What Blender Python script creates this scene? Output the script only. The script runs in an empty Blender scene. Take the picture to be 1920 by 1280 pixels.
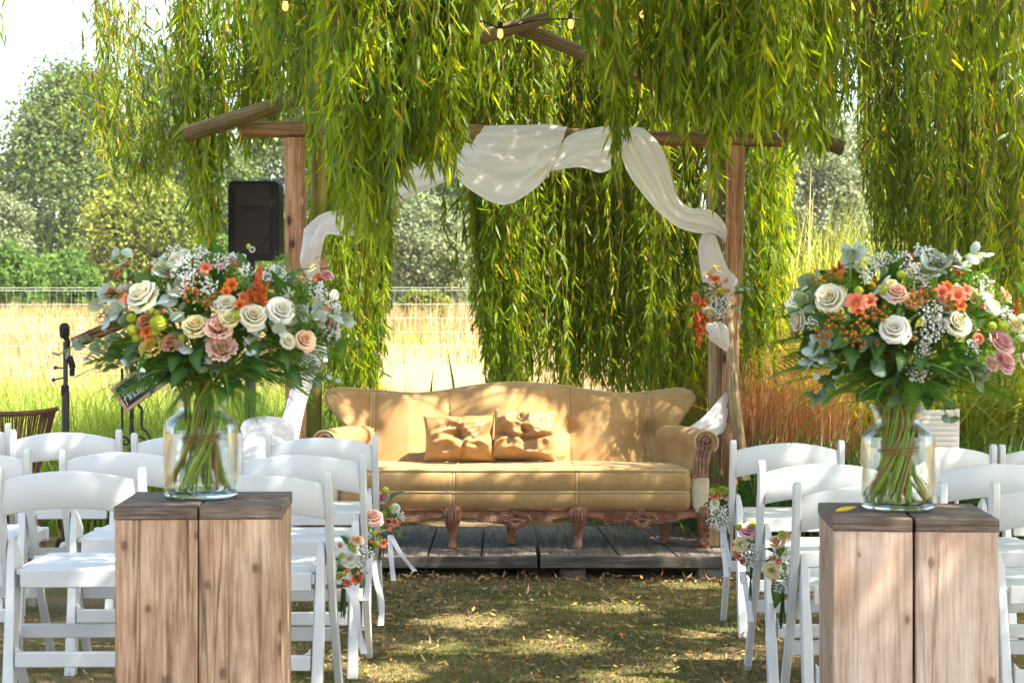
import bpy, math, random
import numpy as np
from mathutils import Vector, Matrix, Euler

random.seed(7)
RNG = np.random.default_rng(11)
scene = bpy.context.scene
COL = scene.collection
PI = math.pi

# ------------------------------------------------------------------ camera
F, H, CX, HY = 3733.0, 1.27, 960.0, 590.0      # focal length in photo pixels, eye height, principal column, horizon row
cam_d = bpy.data.cameras.new("camera")
cam = bpy.data.objects.new("camera", cam_d)
COL.objects.link(cam)
cam.location = (0, 0, H)
cam.rotation_euler = (PI / 2, 0, 0)
cam_d.lens, cam_d.sensor_width, cam_d.sensor_fit = 70.0, 36.0, 'HORIZONTAL'
cam_d.shift_y = -50.0 / 1920.0
cam_d.clip_start, cam_d.clip_end = 0.1, 2000
cam_d.dof.use_dof = True
cam_d.dof.focus_distance = 8.6
cam_d.dof.aperture_fstop = 8.5
scene.camera = cam

# ------------------------------------------------------------------ sky, sun, exposure
SUN_EL, SUN_AZ = math.radians(54), math.radians(58)   # azimuth: from straight behind the camera round to the right
S = Vector((math.cos(SUN_EL) * math.sin(SUN_AZ), -math.cos(SUN_EL) * math.cos(SUN_AZ), math.sin(SUN_EL)))
world = bpy.data.worlds.new("World")
scene.world = world
world.use_nodes = True
wn = world.node_tree.nodes
wl = world.node_tree.links
wn.clear()
sky = wn.new("ShaderNodeTexSky")
sky.sky_type = 'NISHITA'
sky.sun_disc = False
sky.sun_elevation = SUN_EL
sky.sun_rotation = math.atan2(S.x, S.y)
sky.air_density, sky.dust_density, sky.ozone_density = 1.0, 2.2, 1.0
bg = wn.new("ShaderNodeBackground")
bg.inputs[1].default_value = 0.15
wo = wn.new("ShaderNodeOutputWorld")
tint = wn.new("ShaderNodeMixRGB"); tint.blend_type = 'MULTIPLY'; tint.inputs[0].default_value = 1.0
tint.inputs[2].default_value = (1.0, 0.95, 0.86, 1)      # milky summer sky, less blue than a clear one
wl.new(sky.outputs[0], tint.inputs[1]); wl.new(tint.outputs[0], bg.inputs[0])
wl.new(bg.outputs[0], wo.inputs[0])
sun_d = bpy.data.lights.new("sun", 'SUN')
sun_d.energy, sun_d.angle, sun_d.color = 4.6, math.radians(0.5), (1.0, 0.93, 0.80)
sun = bpy.data.objects.new("sun", sun_d)
COL.objects.link(sun)
sun.rotation_euler = S.to_track_quat('Z', 'Y').to_euler()
scene.view_settings.view_transform = 'Standard'
scene.view_settings.look = 'None'
scene.view_settings.gamma = 1.0
scene.view_settings.use_curve_mapping = False
scene.view_settings.exposure = 2.12
cy = scene.cycles
cy.use_denoising = True
cy.max_bounces, cy.diffuse_bounces, cy.glossy_bounces = 10, 4, 4
cy.transmission_bounces, cy.transparent_max_bounces = 10, 12
cy.caustics_refractive, cy.caustics_reflective = True, False
cy.sample_clamp_indirect = 8.0
cy.blur_glossy = 1.0

# ------------------------------------------------------------------ helpers
def at(px, py, Y):
    return Vector(((px - CX) * Y / F, Y, H - (py - HY) * Y / F))

def smooth(a, b, t):
    t = np.clip((t - a) / (b - a), 0, 1)
    return t * t * (3 - 2 * t)

def gz(x, y):
    x = np.asarray(x, dtype=float); y = np.asarray(y, dtype=float)
    z = -0.011 * np.clip(x, -4, 4) * (1 - smooth(11, 16, y))
    z = z + 1.12 * np.clip((y - 14) / 26, 0, 1) * smooth(13, 22, y)
    z = z + 0.45 * np.exp(-((x + 1.0) / 1.7) ** 2 - ((y - 27) / 4.0) ** 2)          # low mound in the field
    z = z + 0.012 * np.sin(x * 2.1 + 1) * np.sin(y * 1.7)
    return z

def gzf(x, y):
    return float(gz(x, y))

class MB:
    def __init__(s):
        s.V, s.Fc, s.var, s.mi = [], [], [], []
        s.cv = 0.5
        s.cm = 0
    def v(s, p):
        s.V.append((p[0], p[1], p[2])); s.var.append(s.cv)
        return len(s.V) - 1
    def f(s, *idx):
        s.Fc.append(tuple(idx)); s.mi.append(s.cm)
    def grid(s, P, close_u=False, close_v=False):
        nu, nv = len(P), len(P[0])
        b = len(s.V)
        for row in P:
            for p in row: s.v(p)
        for i in range(nu if close_u else nu - 1):
            for j in range(nv if close_v else nv - 1):
                i2, j2 = (i + 1) % nu, (j + 1) % nv
                s.f(b + i * nv + j, b + i2 * nv + j, b + i2 * nv + j2, b + i * nv + j2)
        return b
    def box(s, c, d, M=None):
        b = len(s.V)
        for x in (-.5, .5):
            for y in (-.5, .5):
                for z in (-.5, .5):
                    p = Vector((x * d[0], y * d[1], z * d[2]))
                    if M is not None: p = M @ p
                    s.v(Vector(c) + p)
        for q in ((0, 1, 3, 2), (4, 6, 7, 5), (0, 4, 5, 1), (2, 3, 7, 6), (0, 2, 6, 4), (1, 5, 7, 3)):
            s.f(*[b + k for k in q])
    def tube(s, pts, r, n=8, cap=True, flat=None):
        pts = [Vector(p) for p in pts]
        m = len(pts)
        if not hasattr(r, '__len__'): r = [r] * m
        prev = None
        rings = []
        for i, p in enumerate(pts):
            t = (pts[min(i + 1, m - 1)] - pts[max(i - 1, 0)])
            if t.length < 1e-9: t = Vector((0, 0, 1))
            t.normalize()
            if prev is None:
                a = Vector((0, 0, 1)) if abs(t.z) < .9 else Vector((1, 0, 0))
                n1 = t.cross(a).normalized()
            else:
                n1 = (prev - t * prev.dot(t))
                if n1.length < 1e-6: n1 = t.orthogonal()
                n1.normalize()
            prev = n1
            n2 = t.cross(n1)
            rings.append([p + (n1 * math.cos(2 * PI * k / n) + n2 * math.sin(2 * PI * k / n) * (flat or 1)) * r[i] for k in range(n)])
        b = s.grid(rings, close_v=True)
        if cap:
            s.f(*[b + k for k in range(n)][::-1])
            s.f(*[b + (m - 1) * n + k for k in range(n)])
    def lathe(s, prof, n=24, c=(0, 0, 0), cap0=True, cap1=True):
        rings = [[(c[0] + r * math.cos(2 * PI * k / n), c[1] + r * math.sin(2 * PI * k / n), c[2] + z) for k in range(n)] for r, z in prof]
        b = s.grid(rings, close_v=True)
        m = len(prof)
        if cap0: s.f(*[b + k for k in range(n)][::-1])
        if cap1: s.f(*[b + (m - 1) * n + k for k in range(n)])
    def prism(s, outline, axis, lo, hi):
        """outline of 2D points pushed along an axis ('x','y','z') from lo to hi"""
        def p3(a, b, d):
            return {'x': (d, a, b), 'y': (a, d, b), 'z': (a, b, d)}[axis]
        n = len(outline)
        b = len(s.V)
        for d in (lo, hi):
            for a, c in outline: s.v(p3(a, c, d))
        s.f(*[b + k for k in range(n)]); s.f(*[b + n + k for k in range(n)][::-1])
        for k in range(n):
            k2 = (k + 1) % n
            s.f(b + k, b + n + k, b + n + k2, b + k2)
    def ico(s, c, r, sub=0, M=None, sc=(1, 1, 1)):
        V, Fq = ICO[sub]
        b = len(s.V)
        for p in V:
            q = Vector((p[0] * r * sc[0], p[1] * r * sc[1], p[2] * r * sc[2]))
            if M is not None: q = M @ q
            s.v(Vector(c) + q)
        for t in Fq: s.f(*[b + k for k in t])
    def mesh(s, name, mats, smooth_deg=40, fix=True):
        me = bpy.data.meshes.new(name)
        me.from_pydata(s.V, [], s.Fc)
        a = me.attributes.new("var", 'FLOAT', 'POINT')
        a.data.foreach_set("value", np.array(s.var, dtype=np.float32))
        if not isinstance(mats, (list, tuple)): mats = [mats]
        for m in mats: me.materials.append(m)
        if len(mats) > 1: me.polygons.foreach_set("material_index", np.array(s.mi, dtype=np.int32))
        if fix:
            import bmesh
            bm = bmesh.new(); bm.from_mesh(me)
            bmesh.ops.recalc_face_normals(bm, faces=bm.faces)
            bm.to_mesh(me); bm.free()
        if smooth_deg:
            me.polygons.foreach_set("use_smooth", np.ones(len(me.polygons), dtype=bool))
            me.set_sharp_from_angle(angle=math.radians(smooth_deg))
        me.update()
        return me
    def build(s, name, mats, parent=None, bevel=0, smooth_deg=40, fix=True, local=False, bseg=2, subd=0):
        o = bpy.data.objects.new(name, s.mesh(name, mats, smooth_deg, fix))
        COL.objects.link(o)
        if parent is not None:
            o.parent = parent
            if not local: o.matrix_parent_inverse = mw(parent).inverted()
        if bevel:
            m = o.modifiers.new("bevel", 'BEVEL'); m.width = bevel; m.segments = bseg; m.limit_method = 'ANGLE'; m.angle_limit = math.radians(40)
            m.harden_normals = True
        if subd:
            m = o.modifiers.new("subd", 'SUBSURF'); m.levels = subd; m.render_levels = subd
        return o

def mw(o):
    m = o.matrix_basis.copy()
    if o.parent is not None:
        m = mw(o.parent) @ o.matrix_parent_inverse @ m
    return m

def make_ico(sub):
    import bmesh
    bm = bmesh.new()
    bmesh.ops.create_icosphere(bm, subdivisions=sub, radius=1)
    V = [tuple(v.co) for v in bm.verts]; Fq = [tuple(v.index for v in f.verts) for f in bm.faces]
    bm.free()
    return V, Fq
ICO = {0: make_ico(1), 1: make_ico(2), 2: make_ico(3)}

def thing(name, label, cat, loc=(0, 0, 0), rz=0.0, group=None):
    o = bpy.data.objects.new(name, None)
    o.empty_display_size = .1
    COL.objects.link(o)
    o.location = loc; o.rotation_euler = (0, 0, rz)
    o['label'] = label; o['category'] = cat
    if group: o['group'] = group
    return o

def tag(o, label, cat, group=None):
    o['label'] = label; o['category'] = cat
    if group: o['group'] = group
    return o

def structure(o): o['kind'] = 'structure'; return o
def stuff(o): o['kind'] = 'stuff'; return o

def copy_tree(o, parent=None):
    c = o.copy(); COL.objects.link(c)
    if parent is not None: c.parent = parent
    for ch in o.children: copy_tree(ch, c)
    return c

def inst(name, me, parent, loc, rot=None, sc=1.0, world=True):
    o = bpy.data.objects.new(name, me)
    COL.objects.link(o)
    M = Matrix.Translation(Vector(loc))
    if rot is not None: M = M @ rot.to_matrix().to_4x4()
    if not hasattr(sc, '__len__'): sc = (sc, sc, sc)
    M = M @ Matrix.Diagonal((*sc, 1))
    if parent is not None:
        o.parent = parent
        if world: o.matrix_parent_inverse = mw(parent).inverted()
    o.matrix_basis = M
    return o

def np_mesh(name, verts, faces_by_size, var, mat, smooth_shade=True):
    """verts (n,3); faces_by_size: list of int arrays (m,k)"""
    me = bpy.data.meshes.new(name)
    me.vertices.add(len(verts)); me.vertices.foreach_set("co", np.asarray(verts, dtype=np.float32).ravel())
    idx = np.concatenate([f.ravel() for f in faces_by_size]).astype(np.int32)
    tot = np.concatenate([np.full(len(f), f.shape[1], dtype=np.int32) for f in faces_by_size])
    st = np.concatenate([[0], np.cumsum(tot)[:-1]]).astype(np.int32)
    me.loops.add(len(idx)); me.loops.foreach_set("vertex_index", idx)
    me.polygons.add(len(tot)); me.polygons.foreach_set("loop_start", st)
    me.polygons.foreach_set("use_smooth", np.full(len(tot), smooth_shade))
    a = me.attributes.new("var", 'FLOAT', 'POINT')
    a.data.foreach_set("value", np.asarray(var, dtype=np.float32))
    me.materials.append(mat)
    me.update(calc_edges=True); me.validate()
    return me

def norm(a): return a / np.maximum(np.linalg.norm(a, axis=1, keepdims=True), 1e-9)

def leaf_verts(P, D, N, L, W, bend, droop=0.0):
    """lance-shaped leaves, 6 vertices each"""
    D = norm(D); Sd = norm(np.cross(D, N)); N = np.cross(Sd, D)
    L = np.asarray(L)[:, None]; W = np.asarray(W)[:, None]; bend = np.asarray(bend)[:, None]
    def pt(t, s):
        q = P + D * (L * t) + N * (bend * L * t * t) + Sd * (W * s)
        q[:, 2] -= droop * L[:, 0] * t * t
        return q
    return np.stack([pt(0, 0), pt(.28, -.5), pt(.28, .5), pt(.66, -.42), pt(.66, .42), pt(1.0, 0)], axis=1)

def leaf_object(name, P, D, N, L, W, bend, var, mat, droop=0.0):
    n = len(P)
    V = leaf_verts(P, D, N, L, W, bend, droop).reshape(-1, 3)
    b = (np.arange(n) * 6)[:, None]
    tri = np.concatenate([b + np.array([[0, 2, 1]]), b + np.array([[3, 4, 5]])])
    quad = b + np.array([[1, 2, 4, 3]])
    me = np_mesh(name, V, [tri, quad], np.repeat(var, 6), mat)
    o = bpy.data.objects.new(name, me); COL.objects.link(o)
    return o

def card_object(name, P, D, N, L, W, var, mat):
    """small four-cornered leaves for trees far off"""
    D = norm(D); Sd = norm(np.cross(D, N)); n = len(P)
    L = np.asarray(L)[:, None]; W = np.asarray(W)[:, None]
    V = np.stack([P, P + D * L * .45 - Sd * W * .5, P + D * L, P + D * L * .45 + Sd * W * .5], axis=1).reshape(-1, 3)
    q = (np.arange(n) * 4)[:, None] + np.array([[0, 1, 2, 3]])
    o = bpy.data.objects.new(name, np_mesh(name, V, [q], np.repeat(var, 4), mat)); COL.objects.link(o)
    return o

def blade_object(name, P, A, Lh, W, lean, var, mat, segs=3, curl=1.0):
    """grass blades: base P, azimuth A, height, width, lean (0 upright .. 1 arching over)"""
    n = len(P)
    dx = np.stack([np.cos(A), np.sin(A), np.zeros(n)], axis=1)
    sx = np.stack([-np.sin(A + .6), np.cos(A + .6), np.zeros(n)], axis=1)
    rows = []
    ts = np.linspace(0, 1, segs + 1)
    for t in ts:
        c = P + dx * (Lh * lean * t ** 1.8)[:, None]
        c[:, 2] += Lh * (t - curl * .55 * lean * t ** 2.6)
        w = (W * (1 - t) ** .7 * .5)[:, None]
        if t < 1: rows += [c - sx * w, c + sx * w]
        else: rows += [c]
    k = len(rows)
    V = np.stack(rows, axis=1).reshape(-1, 3)
    b = (np.arange(n) * k)[:, None]
    quads = np.concatenate([b + np.array([[2 * i, 2 * i + 1, 2 * i + 3, 2 * i + 2]]) for i in range(segs - 1)]) if segs > 1 else np.zeros((0, 4), int)
    tri = b + np.array([[2 * segs - 2, 2 * segs - 1, 2 * segs]])
    me = np_mesh(name, V, [quads, tri], np.repeat(var, k), mat)
    o = bpy.data.objects.new(name, me); COL.objects.link(o)
    return o

def adopt(o, parent):
    o.parent = parent; o.matrix_parent_inverse = mw(parent).inverted()
    return o

def catmull(pts, n):
    pts = [np.array(p, dtype=float) for p in pts]
    out = []
    m = len(pts)
    for k in range(n):
        t = k / (n - 1) * (m - 1); i = min(int(t), m - 2); u = t - i
        p0, p1, p2, p3 = pts[max(i - 1, 0)], pts[i], pts[i + 1], pts[min(i + 2, m - 1)]
        out.append(.5 * ((2 * p1) + (-p0 + p2) * u + (2 * p0 - 5 * p1 + 4 * p2 - p3) * u * u + (-p0 + 3 * p1 - 3 * p2 + p3) * u ** 3))
    return out

# ------------------------------------------------------------------ materials
class NT:
    def __init__(s, name):
        s.m = bpy.data.materials.new(name); s.m.use_nodes = True
        s.n = s.m.node_tree.nodes; s.l = s.m.node_tree.links
        s.n.clear()
        s.out = s.n.new("ShaderNodeOutputMaterial")
    def a(s, t, **kw):
        x = s.n.new("ShaderNode" + t)
        for k, v in kw.items(): setattr(x, k, v)
        return x
    def put(s, sock, val):
        if hasattr(val, 'links'): s.l.new(val, sock)
        elif isinstance(val, (tuple, list)) and len(val) == 3 and sock.type == 'RGBA': sock.default_value = (*val, 1)
        else: sock.default_value = val
    def ramp(s, fac, stops, interp='LINEAR'):
        r = s.a("ValToRGB"); r.color_ramp.interpolation = interp
        el = r.color_ramp.elements
        while len(el) < len(stops): el.new(.5)
        for e, (p, c) in zip(el, stops): e.position = p; e.color = (*c, 1) if len(c) == 3 else c
        s.l.new(fac, r.inputs[0]); return r.outputs[0]
    def noise(s, vec, scale, detail=4, rough=.55, dist=0):
        n = s.a("TexNoise"); n.inputs['Scale'].default_value = scale; n.inputs['Detail'].default_value = detail
        n.inputs['Roughness'].default_value = rough; n.inputs['Distortion'].default_value = dist
        if vec is not None: s.l.new(vec, n.inputs['Vector'])
        return n.outputs[0]
    def coord(s, which='Object', scale=None, rot=None):
        c = s.a("TexCoord").outputs[which]
        if scale is None and rot is None: return c
        m = s.a("Mapping"); s.l.new(c, m.inputs[0])
        if scale: m.inputs['Scale'].default_value = scale
        if rot: m.inputs['Rotation'].default_value = rot
        return m.outputs[0]
    def mix(s, fac, a, b, mode='MIX'):
        x = s.a("MixRGB", blend_type=mode); s.put(x.inputs[0], fac); s.put(x.inputs[1], a); s.put(x.inputs[2], b)
        return x.outputs[0]
    def math(s, op, a, b=None):
        x = s.a("Math", operation=op); s.put(x.inputs[0], a)
        if b is not None: s.put(x.inputs[1], b)
        return x.outputs[0]
    def attr(s): return s.a("Attribute", attribute_name="var").outputs['Fac']
    def bump(s, h, strength=.3, dist=.01):
        b = s.a("Bump"); b.inputs['Strength'].default_value = strength; b.inputs['Distance'].default_value = dist
        s.l.new(h, b.inputs['Height']); return b.outputs[0]
    def principled(s, col, rough=.6, spec=.4, normal=None, **kw):
        p = s.a("BsdfPrincipled"); s.put(p.inputs['Base Color'], col); s.put(p.inputs['Roughness'], rough)
        p.inputs['Specular IOR Level'].default_value = spec
        if normal is not None: s.l.new(normal, p.inputs['Normal'])
        for k, v in kw.items(): s.put(p.inputs[k], v)
        return p.outputs[0]
    def done(s, sh): s.l.new(sh, s.out.inputs[0]); return s.m

def plain(name, col, rough=.6, spec=.4, var=.12, nscale=30, bump=0, **kw):
    t = NT(name)
    c = t.coord()
    n = t.noise(c, nscale)
    cc = t.ramp(n, [(.3, tuple(x * (1 - var) for x in col)), (.7, tuple(min(1, x * (1 + var)) for x in col))])
    nm = t.bump(n, bump, .004) if bump else None
    return t.done(t.principled(cc, rough, spec, nm, **kw))

def leafy(name, stops, trans=.4, rough=.45, tmul=(1.7, 1.5, .5), spec=.35):
    t = NT(name)
    col = t.ramp(t.attr(), stops)
    p = t.principled(col, rough, spec)
    tr = t.a("BsdfTranslucent"); t.l.new(t.mix(1.0, col, tmul, 'MULTIPLY'), tr.inputs[0])
    mx = t.a("MixShader"); mx.inputs[0].default_value = trans
    t.l.new(p, mx.inputs[1]); t.l.new(tr.outputs[0], mx.inputs[2])
    return t.done(mx.outputs[0])

def wood(name, stops, axis='z', scale=9, stretch=.06, rough=.75, knots=None, cracks=0.0, bump=.35, green=None, grainmul=1.0):
    t = NT(name)
    oi = t.a("ObjectInfo")
    sc = {'x': (stretch, 1, 1), 'y': (1, stretch, 1), 'z': (1, 1, stretch)}[axis]
    add = t.a("VectorMath", operation='ADD')
    t.l.new(t.coord(), add.inputs[0])
    off = t.a("VectorMath", operation='SCALE'); off.inputs[0].default_value = (17, 31, 23); t.l.new(oi.outputs['Random'], off.inputs['Scale'])
    t.l.new(off.outputs[0], add.inputs[1])
    mp = t.a("Mapping"); mp.inputs['Scale'].default_value = sc; t.l.new(add.outputs[0], mp.inputs[0])
    v = mp.outputs[0]
    n1 = t.noise(v, scale * 4.2, 7, .72, .5)
    n2 = t.noise(v, scale * 22, 3, .65)
    n3 = t.noise(add.outputs[0], 5.5, 4)
    g = t.math('ADD', t.math('MULTIPLY', n1, .68), t.math('MULTIPLY', n2, .42 * grainmul))
    g = t.math('ADD', t.math('MULTIPLY', t.math('SUBTRACT', g, .55), 1.9), .54)
    col = t.ramp(g, stops)
    col = t.mix(t.ramp(n3, [(.38, (0, 0, 0)), (.68, (.8, .8, .8))]), col, t.mix(.75, col, (.62, .44, .32), 'MULTIPLY'))
    h = g
    if knots:
        vo = t.a("TexVoronoi", voronoi_dimensions='2D'); vo.inputs['Scale'].default_value = knots[0]
        sp_ = t.a("SeparateXYZ"); t.l.new(add.outputs[0], sp_.inputs[0]); cb = t.a("CombineXYZ")
        lo_, a_, b_ = {'x': (0, 1, 2), 'y': (1, 0, 2), 'z': (2, 0, 1)}[axis]
        t.l.new(t.math('MULTIPLY', sp_.outputs[lo_], .6), cb.inputs[1]); t.l.new(t.math('ADD', sp_.outputs[a_], sp_.outputs[b_]), cb.inputs[0]); t.l.new(cb.outputs[0], vo.inputs['Vector'])
        dd = t.math('ADD', vo.outputs['Distance'], t.math('MULTIPLY', t.math('SUBTRACT', n1, .5), .30))
        k = t.ramp(dd, [(0, (1, 1, 1)), (knots[1], (.85, .85, .85)), (knots[1] * 1.5, (.25, .25, .25)), (knots[1] * 3.2, (0, 0, 0))])
        col = t.mix(k, col, knots[2])
    if cracks:
        n4 = t.noise({'x': t.coord('Object', (.02, 1, 1)), 'y': t.coord('Object', (1, .02, 1)), 'z': t.coord('Object', (1, 1, .02))}[axis], 14, 2, .5, .3)
        ck = t.ramp(n4, [(.485, (0, 0, 0)), (.5, (1, 1, 1)), (.515, (0, 0, 0))])
        col = t.mix(t.math('MULTIPLY', ck, cracks), col, (.05, .03, .02))
    if green:
        gn = t.ramp(t.noise(add.outputs[0], 3.5, 5), [(.42, (0, 0, 0)), (.6, (1, 1, 1))])
        col = t.mix(t.math('MULTIPLY', gn, green[0]), col, green[1])
    return t.done(t.principled(col, rough, .25, t.bump(h, bump, .006)))

M = {}
M['white_resin'] = plain('white_resin', (.62, .615, .61), .38, .4, .03, 6)
M['willow'] = leafy('willow_leaf', [(0, (.042, .092, .004)), (.35, (.120, .207, .008)), (.7, (.222, .305, .014)), (.9, (.33, .40, .025)), (.95, (.42, .33, .03)), (1, (.48, .27, .02))], .58, .42, (2.5, 2.05, .32), .35)
M['willow_twig'] = leafy('willow_twig', [(0, (.12, .09, .02)), (.6, (.20, .13, .03)), (1, (.25, .12, .035))], .0, .6)
M['bark'] = wood('willow_bark', [(.3, (.06, .045, .03)), (.6, (.16, .125, .09)), (.8, (.22, .18, .13))], 'z', 6, .2, .9, bump=.9)
M['tree_dark'] = leafy('tree_leaf_dark', [(0, (.035, .068, .018)), (.5, (.09, .145, .033)), (1, (.25, .30, .07))], .3, .5, (1.5, 1.4, .6), .12)
M['tree_yellow'] = leafy('tree_leaf_yellow', [(0, (.06, .10, .015)), (.5, (.16, .20, .03)), (1, (.42, .40, .08))], .3, .5, (1.4, 1.3, .6), .12)
M['tree_grey'] = leafy('tree_leaf_grey', [(0, (.08, .11, .055)), (.5, (.18, .22, .11)), (1, (.34, .38, .20))], .3, .5, (1.3, 1.2, .8), .12)
M['tree_green'] = leafy('tree_leaf_green', [(0, (.05, .10, .02)), (.6, (.09, .17, .03)), (1, (.17, .25, .05))], .35, .5, (1.6, 1.5, .5), .12)
M['grass'] = leafy('lawn_blade', [(0, (.04, .07, .012)), (.5, (.10, .135, .022)), (.74, (.19, .165, .048)), (1, (.36, .25, .10))], .3, .6, (1.4, 1.4, .5))
M['meadow'] = leafy('meadow_blade', [(0, (.09, .16, .015)), (.4, (.19, .28, .025)), (.75, (.32, .38, .055)), (1, (.52, .47, .20))], .4, .5, (1.6, 1.5, .4))
M['dark_blade'] = leafy('dark_blade', [(0, (.03, .08, .012)), (.6, (.06, .14, .02)), (1, (.14, .20, .035))], .35, .45, (1.5, 1.6, .5))
M['straw'] = leafy('straw_blade', [(0, (.26, .165, .06)), (.5, (.44, .315, .15)), (1, (.58, .46, .27))], .25, .7, (1.2, 1.0, .7))
M['reed'] = leafy('reed_blade', [(0, (.15, .23, .02)), (.4, (.30, .37, .04)), (.75, (.48, .47, .10)), (1, (.62, .54, .26))], .42, .5, (1.5, 1.4, .4))
M['reed_dry'] = leafy('dry_reed_stalk', [(0, (.50, .21, .07)), (.6, (.66, .34, .14)), (1, (.74, .52, .30))], .2, .6, (1.3, 1.0, .6))
M['litter'] = leafy('fallen_leaf', [(0, (.10, .06, .03)), (.4, (.24, .14, .065)), (.65, (.36, .27, .16)), (.8, (.42, .17, .04)), (1, (.36, .30, .06))], .15, .6, (1.2, 1.0, .6))
# ------------------------------------------------------------------ ground
def ground_mat():
    t = NT('ground_soil_and_turf')
    co = t.coord('Object')
    n1 = t.noise(co, 2.6, 5, .65); n2 = t.noise(co, 45, 4, .7); n3 = t.noise(co, .9, 3)
    lawn = t.ramp(t.math('ADD', t.math('MULTIPLY', n1, .7), t.math('MULTIPLY', n2, .35)),
                  [(.32, (.060, .075, .018)), (.46, (.125, .11, .038)), (.58, (.22, .155, .075)), (.8, (.32, .22, .12))])
    dry = t.ramp(t.math('ADD', t.math('MULTIPLY', n3, .6), t.math('MULTIPLY', n2, .4)), [(.3, (.27, .19, .08)), (.7, (.44, .33, .17))])
    sep = t.a("SeparateXYZ"); t.l.new(co, sep.inputs[0])
    f = t.math('ADD', sep.outputs[1], t.math('MULTIPLY', t.math('SUBTRACT', n3, .5), 3))
    mr = t.a("MapRange"); mr.inputs[1].default_value = 12.5; mr.inputs[2].default_value = 16.5; t.l.new(f, mr.inputs[0])
    col = t.mix(mr.outputs[0], lawn, dry)
    return t.done(t.principled(col, .95, .1, t.bump(n2, .8, .02)))
M['ground'] = ground_mat()
xs = np.concatenate([[-600, -250, -100, -50, -30], np.linspace(-18, 18, 73), [30, 50, 100, 250, 600]])
ys = np.concatenate([[-30, -10, 0, 2], np.linspace(3, 48, 121), [60, 80, 120, 200, 350, 700]])
X, Y = np.meshgrid(xs, ys, indexing='ij')
Z = gz(X, Y)
mb = MB()
mb.grid(np.stack([X, Y, Z], -1).tolist())
structure(mb.build('ground', M['ground'], fix=False))
o = bpy.data.objects['ground']; o.data.update()
if o.data.polygons[0].normal.z < 0:
    o.data.flip_normals()

# ------------------------------------------------------------------ lawn, litter, meadow
def scatter(n, f, ylo, yhi, xm=.275, x0=.35):
    y = RNG.uniform(ylo, yhi, n); x = RNG.uniform(-1, 1, n) * (xm * y + x0)
    k = f(x, y)
    return x[k], y[k]

def blades(name, x, y, h, w, lean, mat, var, segs=3, curl=1.0, z0=-.01):
    n = len(x)
    P = np.stack([x, y, gz(x, y) + z0], 1)
    return stuff(blade_object(name, P, RNG.uniform(0, 2 * PI, n), h, w, lean, np.clip(var, 0, 1), M[mat], segs, curl))

def patch_noise(x, y, s=1.0, seed=0):
    r = np.random.default_rng(seed)
    v = np.zeros_like(x)
    for k in range(7):
        a = r.uniform(0, 2 * PI); f = s * r.uniform(.6, 2.6)
        v += np.sin((x * math.cos(a) + y * math.sin(a)) * f + r.uniform(0, 6)) / 7
    return v * 1.8

x, y = scatter(290000, lambda x, y: ((y < 9.7) | (abs(x) > 1.6)) & (RNG.random(len(x)) < np.where(abs(x) < 1.05, 1, .25)) & (RNG.random(len(x)) < .5 + .5 * np.clip(patch_noise(x, y, 3, 1) + .35, 0, 1)), 5.6, 11.0, .27, .1)
n = len(x)
blades('lawn_grass', x, y, RNG.uniform(.016, .045, n), RNG.uniform(.0024, .0045, n), RNG.uniform(.2, 1.1, n), 'grass',
       .42 + .30 * patch_noise(x, y, 2.2, 3) * -1 + RNG.normal(0, .2, n), 2)

def litter(n, ylo, yhi):
    x, y = scatter(n, lambda x, y: (y < 9.65), ylo, yhi, .26, .2)
    return x, y
litter_mesh = []
for k, (vv, ln, wd) in enumerate([(.3, .085, .016), (.6, .07, .02), (.8, .06, .022), (.95, .075, .015), (.1, .08, .02), (.55, .09, .014)]):
    mb = MB(); mb.cv = vv
    rows = []
    for i in range(6):
        t = i / 5
        w = wd * math.sin(PI * min(1, t * .92 + .06)) ** .8
        zz = .010 * math.sin(t * PI + k) + .006
        rows.append([(t * ln - ln / 2, -w * .5, zz + .006), (t * ln - ln / 2, 0, zz), (t * ln - ln / 2, w * .5, zz + .004 + .004 * (k % 3))])
    mb.grid(rows)
    litter_mesh.append(mb.mesh('fallen_leaf', M['litter'], 60, fix=False))
x, y = litter(4200, 5.9, 9.6)
keep = (abs(x) < 1.35) | (RNG.random(len(x)) < .35)
x, y = x[keep], y[keep]
order = np.argsort(y + (abs(x) > .95) * 30)
for k in order[:290]:
    o = inst('fallen_leaf', litter_mesh[RNG.integers(6)], None, (x[k], y[k], gzf(x[k], y[k]) + .012),
             Euler((RNG.normal(0, .25), RNG.normal(0, .25), RNG.uniform(0, 6.28))), RNG.uniform(.22, .5), False)
    tag(o, 'dry fallen willow leaf lying on the lawn', 'leaf', 'fallen leaves on the lawn')
rest = order[290:]
n = len(rest)
az = RNG.uniform(0, 2 * PI, n)
P = np.stack([x[rest], y[rest], gz(x[rest], y[rest]) + .012], 1)
D = np.stack([np.cos(az), np.sin(az), RNG.normal(0, .2, n)], 1)
N = np.stack([RNG.normal(0, .3, n), RNG.normal(0, .3, n), np.ones(n)], 1)
stuff(leaf_object('leaf_litter', P, D, N, RNG.uniform(.02, .048, n), RNG.uniform(.007, .014, n), RNG.normal(0, .3, n), RNG.random(n), M['litter']))
n = 5000
P = np.stack([RNG.uniform(-1.25, 1.25, n), RNG.uniform(6.4, 9.6, n), np.zeros(n)], 1)
P = P[RNG.random(n) < .35 + .65 * np.clip(patch_noise(P[:, 0], P[:, 1], 3.5, 31) + .3, 0, 1)]; n = len(P)
P[:, 2] = gz(P[:, 0], P[:, 1]) + RNG.uniform(.012, .03, n); az = RNG.uniform(0, 2 * PI, n)
D = np.stack([np.cos(az), np.sin(az), RNG.normal(0, .35, n)], 1); N = np.stack([RNG.normal(0, .5, n), RNG.normal(0, .5, n), np.ones(n)], 1)
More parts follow.
